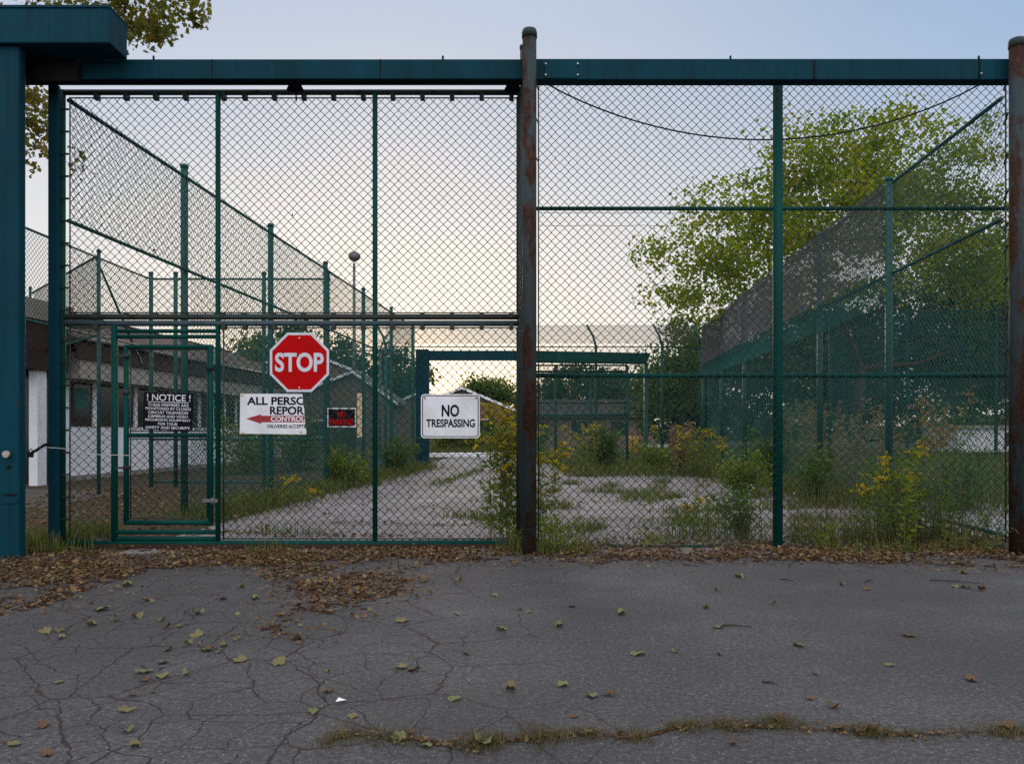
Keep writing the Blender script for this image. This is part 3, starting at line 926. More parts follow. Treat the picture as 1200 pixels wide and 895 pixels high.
b = MB(); b.tube([(gx(911.5, YF), YF, -.05), gp(911.5, 97, YF)], .05, 16); o = pbuild(b, 'post', M['green_pipe'], ff); o['label'] = 'slim green post halfway along'
for py, rr in ((244.5, .021), (440, .025)):
    b = MB(); b.tube([gp(626, py, YF), gp(1187, py, YF)], rr, 12); pbuild(b, 'rail', M['green_pipe'], ff)
b = MB(); b.tube([gp(668, 640, YF), gp(748, 640, YF), gp(1100, 641, YF), gp(1180, 640, YF)], .018, 10); pbuild(b, 'bottom_rail', M['green_pipe'], ff)
me = chain_zig('mesh_panel', gx(1179, YF) - gx(631, YF), gz(96, YF) - gz(640, YF), M['dark_wire'], seed=6)
link('mesh_panel', me, ff, Vector((gx(631, YF), YF - .03, gz(640, YF))) - FO)
b = MB()
b.tube([gp(1178.5, 98, YF - .03), gp(1178.5, 636, YF - .03)], .009, 6); b.tube([gp(631, 98, YF - .03), gp(631, 636, YF - .03)], .007, 6); pbuild(b, 'tension_bars', M['dark_wire'], ff)
for py in (106, 146, 192, 234, 270, 296, 333, 375, 413, 452, 490, 521, 560, 595, 620):
    p = gp(1178, py, YF - .035); b = MB(); b.tube([p + Vector((-.01, 0, 0)), Vector((gx(1188, 7.7), 7.8, p.z))], .012, 6); pbuild(b, 'tie_band', M['dark_wire'], ff)
for py in (106, 145, 190): 
    p = gp(631, py, YF - .035); b = MB(); b.tube([p, Vector((gx(625, 7.72), 7.8, p.z))], .008, 6); pbuild(b, 'tie_band', M['dark_wire'], ff)
# torn edge wires where the rails carry the links: doubled rows
b = MB()
for py in (249, 264): b.tube([gp(632 + k * 30, py + (k % 2), YF - .028) for k in range(10)], .0022, 4)
pbuild(b, 'tie_wire', M['dark_wire'], ff)

# cable hanging behind the fence
pts = []
for k in range(25):
    t = k / 24; px = 640 + (1150 - 640) * t
    pts.append(gp(px, 98 + 66 * (4 * t * (1 - t)) ** .95, YF + .12 + .25 * math.sin(t * 3.1)))
b = MB(); b.tube([p - pts[12] for p in pts], .0085, 8); o = b.build('slack_cable', M['black'], None, pts[12])
tag(o, 'black cable sagging under the beam behind the fixed fence', 'cable')

# chain with a padlock between the two left columns, and a thin cord
ch = thing('lock_chain', 'dark chain with padlock strung between the two left columns', 'chain', gp(44, 527, 7.9))
b = MB(); L = [Vector((x, y, z)) for x, y, z in ((-.06, 0, -.03), (-.02, -.01, -.012), (.03, -.01, .02), (.07, 0, .05), (.1, .01, .055))]
for i in range(len(L) - 1):
    for s in range(3):
        a = L[i].lerp(L[i + 1], s / 3); c = L[i].lerp(L[i + 1], (s + 1.3) / 3)
        d = (c - a).normalized(); n = Vector((0, 1, 0)) if s % 2 else d.cross(Vector((0, 1, 0)))
        ring = [a.lerp(c, .5) + d * (.022 * math.cos(t)) + n * (.012 * math.sin(t)) for t in [k * math.pi / 4 for k in range(9)]]
        b.tube(ring, .0045, 5, caps=False)
b.build('links', M['black'], ch)
b = MB(); b.box((-.09, -.02, -.075), (-.045, .012, -.025)); b.tube([(-.082, 0, -.03), (-.08, 0, .0), (-.067, 0, .012), (-.055, 0, 0), (-.053, 0, -.03)], .005, 6)
b.build('padlock', M['rust_dark'], ch)
cd = MB(); P0 = gp(52, 524, 7.78)
cd.tube([gp(x, y, Y) - P0 for x, y, Y in ((52, 524, 7.78), (68, 525, 7.77), (80, 526, 8.0), (100, 532, 8.02), (130, 533, 8.02), (151, 533.5, 8.02))], .0045, 6)
tag(cd.build('cord', M['cord'], None, P0), 'thin pale cord tied across the gate stile and the little door', 'cord')

# ------------------------------------------------------------------ signs
def text_mesh(lines, bold=.0, extrude=.0012):
    """lines: (string, cx, cz, width, height) in local metres; lettering stands on the plane y=0 facing -Y"""
    bm = bmesh.new()
    for (s, cx, cz, w, h) in lines:
        cu = bpy.data.curves.new('lettering', 'FONT')
        cu.body = s; cu.size = 1; cu.offset = bold; cu.extrude = .01; cu.resolution_u = 6
        ob = bpy.data.objects.new('lettering', cu); col.objects.link(ob)
        dg = bpy.context.evaluated_depsgraph_get()
        me = bpy.data.meshes.new_from_object(ob.evaluated_get(dg))
        bpy.data.objects.remove(ob); bpy.data.curves.remove(cu)
        co = np.array([v.co[:] for v in me.vertices])
        lo, hi = co.min(0), co.max(0)
        for v, c in zip(me.vertices, co):
            x = (c[0] - lo[0]) / (hi[0] - lo[0]) - .5; z = (c[1] - lo[1]) / (hi[1] - lo[1]) - .5
            yy = (c[2] - lo[2]) / (hi[2] - lo[2])
            v.co = (cx + x * w, -yy * extrude, cz + z * h)
        bm.from_mesh(me); bpy.data.meshes.remove(me)
    bmesh.ops.recalc_face_normals(bm, faces=bm.faces)
    return bm

def bm_obj(name, bm, m, parent, loc=(0, 0, 0)):
    me = bpy.data.meshes.new(name); bm.to_mesh(me); bm.free(); me.materials.append(m)
    return link(name, me, parent, loc)

def rrect(w, h, r, n=5):
    out = []
    for cx, cz, a0 in ((w/2 - r, h/2 - r, 0), (-w/2 + r, h/2 - r, 90), (-w/2 + r, -h/2 + r, 180), (w/2 - r, -h/2 + r, 270)):
        for k in range(n + 1):
            a = R(a0 + 90 * k / n); out.append((cx + r * math.cos(a), cz + r * math.sin(a)))
    return out

def ring_prism(mb, outer, inner, y0, y1):
    n = len(outer)
    vs_ = [(x, y0, z) for x, z in outer] + [(x, y0, z) for x, z in inner] + [(x, y1, z) for x, z in outer] + [(x, y1, z) for x, z in inner]
    fs = []
    for k in range(n):
        k2 = (k + 1) % n
        fs += [(k, k2, n + k2, n + k), (2*n + k, 3*n + k, 3*n + k2, 2*n + k2), (k, 2*n + k, 2*n + k2, k2), (n + k, n + k2, 3*n + k2, 3*n + k)]
    mb.add(vs_, fs)

YS = YG - .062
def pm(Y): return Y / F
# STOP
S = thing('stop_sign', 'red octagonal STOP sign hanging on the sliding gate', 'sign', gp(351, 424.5, YS))
k = pm(YS)
octo = lambda r: [(r / math.cos(R(22.5)) * math.cos(R(22.5 + 45 * i)), r / math.cos(R(22.5)) * math.sin(R(22.5 + 45 * i))) for i in range(8)]
b = MB(); b.prism(octo(34.7 * k), -.003, 0.0); b.build('plate', M['sign_stopwhite'], S, bevel=.001)
b = MB(); b.prism(octo(31.8 * k), -.0045, -.0032); b.build('red_face', M['sign_red'], S)
bm_obj('lettering', text_mesh([('STOP', 0, 0, 57 * k, 22.5 * k)], .03), M['sign_stopwhite'], S, (0, -.0048, 0))
for z in (28.5, -29.5):
    b = MB(); b.tube([(0.0, -.011, z * k), (0.0, -.004, z * k)], .009, 8); b.build('bolt', M['cream'], S)
# NO TRESPASSING
S = thing('no_trespassing_sign', 'white NO TRESPASSING sign with black border on the sliding gate', 'sign', gp(527.8, 487.5, YS))
b = MB(); b.prism(rrect(69 * k, 51.5 * k, 4 * k), -.003, 0); b.build('plate', M['sign_white'], S)
b = MB(); ring_prism(b, rrect(66 * k, 48.6 * k, 3.2 * k), rrect(64.2 * k, 46.8 * k, 2.6 * k), -.0042, -.0032); b.build('border', M['sign_black'], S)
bm_obj('lettering', text_mesh([('NO', 0, 6.4 * k, 20.5 * k, 14.2 * k)], .03), M['sign_black'], S, (0, -.0032, 0))
bm_obj('lettering', text_mesh([('TRESPASSING', .3 * k, -8.3 * k, 57 * k, 9.6 * k)], .03), M['sign_black'], S, (0, -.0032, 0))
for sx in (-30, 30):
    b = MB(); b.tube([(sx * k, -.008, 21 * k), (sx * k, -.003, 21 * k)], .008, 8); b.build('bolt', M['black'], S)
# ALL PERSONS ... broken off at the right
S = thing('reporting_sign', 'broken white sign reading ALL PERSO REPOR CONTROL with a red arrow', 'sign', gp(318, 485, YS + .012))
b = MB()
edge = [(36.5, 23.5), (37.2, 17), (36.8, 12), (38.8, 6), (38.6, 0), (39.7, -8), (39.6, -14), (41.2, -20), (41, -24)]
b.prism([(-37, -24)] + [(x * k, z * k) for x, z in []] if False else [(x * k, z * k) for x, z in [(-36.5, 23.8), (-37, -23)] + edge[::-1]], -.003, 0)
b.build('panel', M['sign_white'], S)
def cut(bm):
    n = Vector((5, 0, .5)).normalized()
    bmesh.ops.bisect_plane(bm, geom=bm.verts[:] + bm.edges[:] + bm.faces[:], plane_co=(37.0 * k, 0, 17 * k), plane_no=(9.7, 0, 1.1), clear_outer=True)
    return bm
bm_obj('lettering', cut(text_mesh([('ALL PERSO', 6 * k, 15.3 * k, 69 * k, 9.6 * k), ('REPOR', 18.5 * k, 4.0 * k, 40 * k, 9.8 * k)], .028)), M['sign_black'], S, (0, -.0032, 0))
bm_obj('lettering', cut(text_mesh([('DELIVERIES ACCEPTE', 18 * k, -14.4 * k, 45 * k, 4.0 * k)], .02)), M['sign_black'], S, (0, -.0032, 0))
b = MB(); b.prism([(x * k, z * k) for x, z in ((-29.5, -5.5), (-12, -.2), (-12, -2), (38.6, -2), (39.4, -9.6), (-12, -9.6), (-12, -11.4))], -.0042, -.0031); b.build('arrow', M['arrow_red'], S)
bm_obj('lettering', cut(text_mesh([('CONTROL', 19.5 * k, -5.8 * k, 40 * k, 6.0 * k)], .03)), M['sign_white'], S, (0, -.0045, 0))
for sx, sz in ((-34.5, 22), (-34, -22), (35, -21)):
    b = MB(); b.box((sx * k - .013, -.008, sz * k - .012), (sx * k + .013, -.003, sz * k + .012)); b.build('tape', M['cream'], S, bevel=.003)
# NOTICE
S = thing('notice_sign', 'black NOTICE sign with small white lettering on the little door', 'sign', gp(197.2, 482.2, YS))
S.rotation_euler = (0, R(1.6), 0)
b = MB(); b.prism(rrect(58 * k, 43.5 * k, .6 * k, 2), -.003, 0); b.build('plate', M['sign_black'], S)
LN = [('! NOTICE !', .3, 16.3, 51, 7.6)]
body = ['THESE PREMISES ARE', 'MONITORED BY CLOSED', 'CIRCUIT TELEVISION', 'CAMERAS AND VIDEO', 'RECORDING EQUIPMENT', 'FOR YOUR', '.SAFETY AND SECURITY.']
bw = [48, 53, 46.5, 46.5, 53, 23, 53.5]
bz = [7.6, 3.3, -1.3, -5.8, -10.2, -14.5, -18.9]
LN += [(t, 0, z, w, 3.1) for t, z, w in zip(body, bz, bw)]
bm_obj('lettering', text_mesh([(t, x * k, z * k, w * k, h * k) for t, x, z, w, h in LN], .006), M['sign_white'], S, (0, -.0032, 0))
b = MB(); b.box((-24 * k, -.0044, 10.6 * k), (24 * k, -.0032, 11.3 * k)); b.build('underline', M['sign_white'], S)
# NO PARKING behind the links
S = thing('no_parking_sign', 'small black sign with red NO PARKING letters behind the gate links', 'sign', gp(400.5, 489.2, YG + .02))
k2 = pm(YG + .02)
b = MB(); b.prism(rrect(33.5 * k2, 22.5 * k2, .4 * k2, 2), -.003, 0); b.build('plate', M['sign_white'], S)
b = MB(); b.prism(rrect(31 * k2, 19.8 * k2, .2 * k2, 2), -.0042, -.0031); b.build('black_face', M['sign_black'], S)
bm_obj('lettering', text_mesh([('NO', 0, 4.2 * k2, 10 * k2, 7 * k2), ('PARKING', 0, -5 * k2, 28.5 * k2, 7.6 * k2)], .035), M['plastic_red'], S, (0, -.0045, 0))
# narrow cream board hanging just behind
o_ = gp(421.5, 486.5, YG + .05)
b = MB(); b.prism(rrect(5.6 * k2, 51.5 * k2, .5 * k2, 2), -.01, 0); b.tube([(0, -.014, 23 * k2), (0, -.009, 23 * k2)], .008, 8); b.tube([(0, -.014, -22 * k2), (0, -.009, -22 * k2)], .008, 8)
tag(b.build('marker_board', M['cream'], None, o_), 'narrow cream marker board hanging upright behind the gate links', 'board')

# ------------------------------------------------------------------ yard fences
def yard_fence(name, label, origin, direction, posts, height, rails, post_r=.045, panels=True, wire='green_wire', zig=True, lean=None, pipe='far_pipe', seed=0, first_rail=0.0, group=None, fine=None, wr=.0031, z0=.06, over=.1, rail_r=.022, open_low=(), low_start=False):
    """posts: distances along the fence; rails: heights; lean: (dx,dz) outrigger arm; fine: list of (i0, z0, z1, mat, pitch, r) fine mesh"""
    rz = math.atan2(direction[1], direction[0])
    root = thing(name, label, 'fence', origin, rz, group)
    pm_ = None
    for i, d in enumerate(posts):
        if pm_ is None:
            b = MB(); b.tube([(0, 0, -.1), (0, 0, height + over)], post_r, 10)
            b.tube([(0, 0, height + over - .03), (0, 0, height + over + .012), (0, 0, height + over + .03)], [post_r * 1.15, post_r * 1.15, post_r * .5], 10)
            if lean:
                b.tube([(0, 0, height), (lean[0] * .3, 0, height + lean[1] * .45), (lean[0], 0, height + lean[1])], post_r * .8, 8)
            pm_ = b.mesh('post', M[pipe])
        link('post', pm_, root, (d, 0, 0))
    L = posts[-1]
    for rh in rails:
        b = MB(); b.tube([(posts[0] if low_start and rh < .3 else first_rail, -post_r - .012, rh), (L, -post_r - .012, rh)], rail_r, 8); b.build('rail', M[pipe], root)
    if panels:
        cache = {}
        ed = [first_rail] + [p for p in posts if p > first_rail + .3]
        for bi, (a, c) in enumerate(zip(ed[:-1], ed[1:])):
            w = round(c - a, 2)
            if bi in open_low:                          # the lower half of this bay is a bare opening
                if len(rails) > 1: link('mesh_panel', chain_diag('mesh_panel', w, height - rails[1], M[wire], r=wr), root, (a, -post_r - .038, rails[1]))
                continue
            if w not in cache:
                cache[w] = (chain_zig if zig else chain_diag)('mesh_panel', w, height - z0, M[wire], r=wr) if zig else chain_diag('mesh_panel', w, height - z0, M[wire], r=wr)
            link('mesh_panel', cache[w], root, (a, -post_r - .038, z0))
    for (i0, za, zb, m, pitch, r) in (fine or []):
        cache = {}
        for a, c in zip(posts[i0:-1], posts[i0 + 1:]):
            w = round(c - a, 2)
            if w not in cache: cache[w] = chain_diag('fine_mesh', w, zb - za, M[m], r=r, d=pitch)
            link('fine_mesh', cache[w], root, (a, post_r + .02, za))
    return root

LD = Vector((.076, 1)).normalized(); RD = Vector((.075, 1)).normalized()
yard_fence('yard_fence', 'long tall chain link fence running back from the left side of the gate', (-4.62, 8.1, 0), LD,
           [2.52, 5.57, 8.62, 11.67, 14.72, 17.8], 4.62, [4.60, 3.36, .12], first_rail=-.02, seed=1, open_low=(0,), low_start=True, over=.16, wire='green_wire', wr=.0034, post_r=.048)
yard_fence('yard_fence', 'long tall fence on the right with grey fine mesh above', (5.06, 8.2, 0), RD,
           [2.78, 5.83, 8.88, 11.93, 14.98, 18.1], 4.70, [4.68, 3.41, .12], first_rail=.02, seed=2, over=.02, post_r=.05,
           fine=[(0, 3.44, 4.68, 'grey_wire', .034, .0022), (0, 2.95, 3.40, 'green_wire', .034, .0020)], wr=.0030)
# the cage on the left: cross fence, a side running toward the camera, and a return to the building
yard_fence('cross_fence', 'chain link cross fence from the long left fence toward the bungalow', (-3.92, 16.9, 0), Vector((-1, 0)),
           [.05, 1.42, 3.32, 3.85], 4.5, [4.48, 1.02, .1], first_rail=0, wire='dark_wire', zig=False, wr=.0034)
yard_fence('side_fence', 'chain link side fence with diagonal brace in front of the bungalow', (-7.77, 16.9, 0), Vector((-.01, -1)).normalized(),
           [0.0, 2.1, 5.0, 8.0], 4.5, [4.48, 3.0], first_rail=0, open_low=(0, 1, 2), wire='dark_wire', zig=False, post_r=.035, wr=.0034)
b = MB(); b.tube([(2.1, -.05, 4.45), (.3, -.05, 2.6)], .022, 8)
b.build('brace', M['far_pipe'], [o for o in col.objects if o.name.startswith('side_fence')][0])
yard_fence('return_fence', 'short chain link return fence reaching back to the bungalow roof', (-7.9, 14.8, 0), Vector((-3.6, 3.9)).normalized(),
           [2.6, 5.2], 4.5, [4.48, 3.0], first_rail=0, open_low=(0, 1), wire='dark_wire', zig=False, post_r=.03, wr=.0034)
# far perimeter fences with cranked tops
yard_fence('perimeter_fence', 'far perimeter fence with cranked posts behind the second gate', (gx(452, 31), 31, 0), Vector((1, 0)),
           [0, 5.7, 8.3, 10.92, 12.45], 4.55, [4.52], first_rail=0, zig=False, open_low=(0,), lean=(-.36, .85), pipe='far_pipe', post_r=.055, over=0, wr=.004,
           fine=[(0, 4.66, 5.4, 'grey_wire', .034, .0034)])
yard_fence('perimeter_fence', 'far perimeter fence with cranked posts behind the STOP sign', (gx(279, 31.5), 31.5, 0), Vector((1, 0)),
           [0, 2.9, 5.7], 4.45, [4.42, .15], first_rail=0, zig=False, lean=(.4, .75), pipe='grey_pipe', over=0, wr=.004)
yard_fence('perimeter_fence', 'green screened perimeter fence beyond the long right fence', (gx(960, 26.6), 26.6, 0), Vector((1, -.22)).normalized(),
           [.35, 2.75, 5.4, 8.0, 11], 5.15, [5.12, 4.35, 3.1], first_rail=.3, zig=False, over=.12, pipe='far_pipe', wr=.0045,
           fine=[(0, 4.38, 5.1, 'green_wire', .03, .0036), (0, 2.0, 4.3, 'green_wire', .05, .003)], post_r=.055)

# ------------------------------------------------------------------ second gate
Y2 = 26.2
g2 = thing('inner_gate_portal', 'second blue green gate portal standing across the yard', 'gate portal', (gx(495, Y2), Y2, 0))
b = MB(); b.box((gx(487, Y2), Y2, -.05), (gx(502, Y2), Y2 + .4, gz(409, Y2))); pbuild(b, 'column', M['blue_steel'], g2, .02)
b = MB(); b.box((gx(502, Y2), Y2 + .06, gz(421.5, Y2)), (gx(612, Y2), Y2 + .34, gz(410.5, Y2))); pbuild(b, 'header_beam', M['blue_steel'], g2, .01)
b = MB()
b.prism([(gx(612, Y2), gz(424, Y2)), (gx(757, Y2), gz(426, Y2)), (gx(762, Y2), gz(414, Y2)), (gx(612, Y2), gz(411, Y2))], Y2 - .12, Y2 + .3); pbuild(b, 'header_beam', M['green_pipe'], g2, .01)
b = MB(); b.box((gx(755, Y2), Y2, -.05), (gx(759.5, Y2), Y2 + .13, gz(425, Y2))); pbuild(b, 'column', M['far_pipe'], g2)
g3 = thing('inner_gate', 'open green inner gate leaf under the second portal', 'gate', (gx(680, Y2), Y2 + .5, 0))
b = MB()
for px in (609, 651, 692, 735): b.tube([(gx(px, Y2 + .5), Y2 + .5, .05), gp(px, 428 if px < 735 else 428, Y2 + .5)], .045, 8)
pbuild(b, 'uprights', M['far_pipe'], g3)
b = MB()
for py, r in ((428, .03), (435.5, .04), (472, .03), (486, .055), (541, .04)): b.tube([gp(609, py, Y2 + .5), gp(735, py, Y2 + .5)], r, 8)
pbuild(b, 'rails', M['far_pipe'], g3)
link('mesh_panel', chain_diag('mesh_panel', gx(735, 26.7) - gx(609, 26.7), 3.3, M['green_wire'], r=.0045), g3, Vector((gx(609, 26.7), 26.66, .15)) - Vector(g3.location))

# ------------------------------------------------------------------ bungalow on the left
bu = thing('bungalow', 'white low bungalow with brown shingle roof behind the left fence', 'building', (-10.7, 18.5, 0), math.atan2(.068, 1) * -1)
# local: x = +right (towards the yard), y = back along the wall; yard wall on x=0
Lb = 15.5
b = MB(); b.box((-7, 0, -.05), (0, Lb, 3.2)); b.build('wall', M['white_paint'], bu)
b = MB(); b.box((0, -.02, 2.44), (.55, Lb, 3.05)); b.build('soffit', M['soffit'], bu)
b = MB(); b.box((.545, -.2, 2.9), (.62, Lb + .2, 3.38)); b.build('fascia', M['brown_trim'], bu)
b = MB(); b.tube([(.69, -.2, 3.36), (.69, Lb + .2, 3.36)], .045, 8); b.build('gutter', M['grey_pipe'], bu)
b = MB()
b.add([(.7, -.3, 3.34), (.7, Lb + .3, 3.34), (-2.7, Lb + .3, 4.65), (-2.7, -.3, 4.65), (-7.8, -.3, 3.34), (-7.8, Lb + .3, 3.34)], [(0, 1, 2, 3), (3, 2, 5, 4), (0, 3, 4), (1, 5, 2), (0, 4, 5, 1)])
b.build('roof', M['shingle'], bu)
b = MB(); b.tube([(-2.7, -.3, 4.67), (-2.7, Lb + .3, 4.67)], .05, 6); b.build('ridge_cap', M['brown_trim'], bu)
for i in range(14):
    y0 = .48 + i * .95
    b = MB(); b.box((-.05, y0, 1.32), (.03, y0 + .80, 2.4)); w_ = b.build('window', M['brown_trim'], bu)
    b = MB(); b.box((.031, y0 + .07, 1.46), (.036, y0 + .73, 2.34)); b.build('pane', M['glass'], w_)
    b = MB(); b.box((.0, y0 + .80, 1.31), (.07, y0 + .95, 2.44)); b.build('mullion', M['white_paint'], bu)
    if i in (0, 4):
        b = MB(); b.box((.037, y0 + .12, 1.75), (.042, y0 + .6, 2.25)); b.build('blind', M['teal_board'], w_)
b = MB(); b.box((.0, -.02, -.04), (.05, Lb, .12)); b.build('plinth', M['concrete'], bu)
# porch box at the near end
b = MB(); b.box((-6.5, -2.0, 3.62), (.55, -.25, 4.05)); b.build('porch_fascia', M['soffit'], bu)
b = MB(); b.box((-6.4, -1.9, 2.55), (.45, -.3, 3.61)); b.build('porch_ceiling', M['brown_trim'], bu)
b = MB(); b.box((.14, -1.2, -.05), (.34, -.9, 2.54)); b.build('porch_post', M['white_paint'], bu)
b = MB(); b.tube([(.44, -1.85, -.05), (.44, -1.85, 2.56)], .05, 8); b.build('porch_pole', M['far_pipe'], bu)
b = MB(); b.box((-6.4, -.24, .0), (-.05, -.02, 2.54)); b.build('door_recess', M['glass'], bu)

# brick cell blocks with gabled ends behind the left fence
def gable_house(name, label, apex, eaveL, eaveR, Y, depth, wall, roofm, over=.3, rz=0.0, verge=.16):
    A = gp(*apex, Y); Lp = gp(*eaveL, Y); Rp = gp(*eaveR, Y)
    root = thing(name, label, 'building', (A.x, Y, 0), rz)
    ax, az = 0, A.z; lx, lz, rx, rz_ = Lp.x - A.x, Lp.z, Rp.x - A.x, Rp.z
    b = MB(); b.prism([(lx + over, -.1), (rx - over, -.1), (rx - over, rz_ + .05), (ax, az - .1), (lx + over, lz + .05)], .1, depth); b.build('wall', M[wall], root)
    b = MB()
    for (x0, z0, x1, z1) in ((lx, lz, ax, az), (ax, az, rx, rz_)):
        b.add([(x0, -.15, z0), (x1, -.15, z1), (x1, depth + .2, z1), (x0, depth + .2, z0), (x0, -.15, z0 + .1), (x1, -.15, z1 + .1), (x1, depth + .2, z1 + .1), (x0, depth + .2, z0 + .1)],
              [(0,3,2,1),(4,5,6,7),(0,1,5,4),(1,2,6,5),(2,3,7,6),(3,0,4,7)])
    b.build('roof', M[roofm], root)
    b = MB()
    for (x0, z0, x1, z1) in ((lx, lz, ax, az), (ax, az, rx, rz_)):
        b.add([(x0, -.19, z0 - .06), (x1, -.19, z1 - .06), (x1, -.19, z1 - .06 + verge), (x0, -.19, z0 - .06 + verge), (x0, -.155, z0 - .06), (x1, -.155, z1 - .06), (x1, -.155, z1 - .06 + verge), (x0, -.155, z0 - .06 + verge)],
              [(0,1,2,3),(7,6,5,4),(0,4,5,1),(1,5,6,2),(2,6,7,3),(3,7,4,0)])
    b.build('verge_board', M['white_paint'], root)
    return root
h = gable_house('brick_block', 'brick block with white verge rising behind the STOP sign', (352, 410), (272, 441), (432, 441), 46, 10, 'brick', 'shingle_grey')
h = gable_house('brick_block', 'nearer brick block with white gable edges right of the STOP sign', (414, 436), (336, 466), (468, 474), 34, 3.5, 'brick', 'shingle_grey', verge=.13)
b = MB(); b.box((-.9, .05, 0), (.1, .095, 2.0)); b.build('door', M['brown_trim'], h)
b = MB(); b.box((-1.9, .05, .9), (-1.2, .095, 1.7)); w_ = b.build('window', M['white_paint'], h)
b = MB(); b.box((-1.84, .04, .96), (-1.26, .049, 1.64)); b.build('pane', M['glass'], w_)
h = gable_house('brick_block', 'brick block with white gable edge between that block and the second portal', (492, 460), (455, 476), (528, 476), 52, 8, 'brick', 'shingle_grey')
# house beyond the second gate
h = gable_house('brick_house', 'brown brick house with white gable edge seen through the second portal', (541, 455), (520, 464), (608, 483), 58, 9, 'brick', 'shingle', verge=.2)
b = MB(); b.box((1.2, .03, 1.0), (2.2, .095, 2.1)); w_ = b.build('window', M['white_paint'], h)
b = MB(); b.box((1.28, .015, 1.08), (2.12, .029, 2.02)); b.build('pane', M['glass'], w_)
# long low building right of it
lb = thing('long_building', 'long low grey roofed building far beyond the inner gate leaf', 'building', (gx(690, 60), 60, 0))
b = MB(); b.box((-5.5, 0, -.1), (5, 6, 2.3)); b.build('wall', M['brick'], lb)
b = MB(); b.prism([(-6, 2.25), (5.5, 2.25), (4.2, 3.6), (-4.6, 3.6)], -.5, 6.5); b.build('roof', M['shingle_grey'], lb)
for i in range(3):
    b = MB(); b.box((-4.3 + i * 3, -.04, .9), (-3.1 + i * 3, -.002, 1.9)); b.build('window', M['glass'], lb)
# pale trailer behind the right fence
tr_ = thing('site_trailer', 'pale grey white trailer half hidden beyond the right fence', 'trailer', (gx(1165, 30), 30, 0))
b = MB(); b.box((-1.4, 0, .38), (4.5, 2.4, 1.28)); b.build('body', M['white_paint'], tr_, bevel=.03)
b = MB(); b.box((-1.5, -.1, 1.285), (4.6, 2.5, 1.42)); b.build('roof', M['soffit'], tr_)
b = MB(); b.box((.4, -.03, .7), (1.6, -.002, 1.15)); b.build('window', M['glass'], tr_)
for x in (0, 3):
    b = MB(); b.tube([(x, .1, .33), (x, .3, .33)], .35, 16); b.build('wheel', M['black'], tr_)
# bollards and a bench far inside
for i, (px, lab) in enumerate(((737.5, 'yellow bollard nearer the inner gate leaf'), (745.5, 'yellow bollard nearer the portal leg'))):
    Yb = 36
    o = MB(); o.tube([(0, 0, -.1), (0, 0, .88), (0, 0, .95), (0, 0, .98)], [.13, .13, .11, .04], 12)
    tag(o.build('bollard', M['yellow'], None, (gx(px, Yb), Yb, 0)), lab, 'bollard', 'yellow bollards beyond the second portal')
bn = thing('bench', 'pale concrete bench beside the second portal leg', 'bench', (gx(769, 34), 34, 0))
b = MB(); b.box((-.45, -.2, .5), (.45, .2, .6)); b.build('seat', M['white_paint'], bn)
for x in (-.33, .25):
    b = MB(); b.box((x, -.17, -.05), (x + .09, .17, .5)); b.build('leg', M['concrete'], bn)

# lamp mast
lm = thing('lamp_mast', 'tall lamp mast with a round grey lamp head above the fences', 'lamp mast', (gx(415, 45), 45, 0))
ztop = gz(309, 45)
b = MB(); b.tube([(0, 0, -.1), (0, 0, ztop)], [.12, .075], 12); b.build('pole', M['grey_pipe'], lm)
b = MB(); b.tube([(0, 0, ztop), (0, 0, ztop + .25)], .03, 8); b.build('bracket', M['black'], lm)
b = MB(); b.tube([(0, 0, ztop + .16), (0, 0, ztop + .26), (.02, 0, ztop + .42), (.04, 0, ztop + .58), (.05, 0, ztop + .68)], [.16, .3, .36, .3, .14], 12); b.build('lamp_head', M['grey_pipe'], lm)

# ------------------------------------------------------------------ trees
def px_of(c): return CX + c[0] * F / c[1], HY - (c[2] - H) * F / c[1]
def E(px, py, Y, rx, rz, ry):
    p = gp(px, py, Y); return (p.x, p.y, p.z, rx * Y / F, ry, rz * Y / F)
make_tree('maple_tree', 'large yellow green maple rising behind the right fence', (gx(1010, 25), 25, 0), 3.2,
          [E(960, 280, 24, 130, 95, 2.5), E(1010, 200, 25, 110, 80, 2.5), E(850, 310, 23.5, 110, 80, 2.2), E(1085, 230, 25.5, 100, 110, 2.5), E(1150, 300, 26, 80, 110, 2.5), E(790, 350, 23, 50, 35, 1.2), E(930, 210, 24.5, 70, 70, 2), E(830, 240, 24, 45, 40, 1.5)],
          450, 66, .14, .38, M['maple'], 3, trunk_r=.17)
# boughs hanging in at the upper left, from a tree beyond the left column
def rej_left(c):
    px, py = px_of(c)
    if px < 30: return False
    if py < 72: return px > 250 - max(0, py - 30) * 2.2
    if py < 100 or py > 214: return True
    return not (px < 60 or (80 < px < 104 and 172 < py and (px * 7.3 + py * 3.1) % 3 < 1.2))
make_tree('overhanging_tree', 'autumn tinged tree whose boughs hang in at the upper left', (-9.6, 12.6, 0), 4.2,
          [E(110, 5, 12, 120, 55, 1.2), E(20, 100, 12, 80, 100, 1.2), E(190, 15, 12, 55, 45, .8), E(70, 180, 12.4, 32, 40, .5), E(-120, 60, 12.5, 160, 150, 2)],
          250, 70, .095, .17, M['overhang'], 5, trunk_r=.2, reject=rej_left)
dark = 'trees beyond the perimeter fences'
make_tree('dense_tree', 'dark dense tree just right of the second portal', (gx(790, 40), 40, 0), 1.5,
          [E(790, 470, 39, 60, 45, 2), E(830, 440, 40, 45, 60, 2)], 150, 90, .2, .42, M['darkleaf'], 6, dark, trunk_r=.1)
make_tree('dense_tree', 'dark bushy tree behind the grey mesh of the long right fence', (gx(900, 36), 36, 0), 2,
          [E(900, 430, 36, 75, 80, 2.5), E(960, 400, 37, 70, 80, 2.5)], 210, 90, .2, .45, M['darkleaf'], 7, dark, trunk_r=.1)
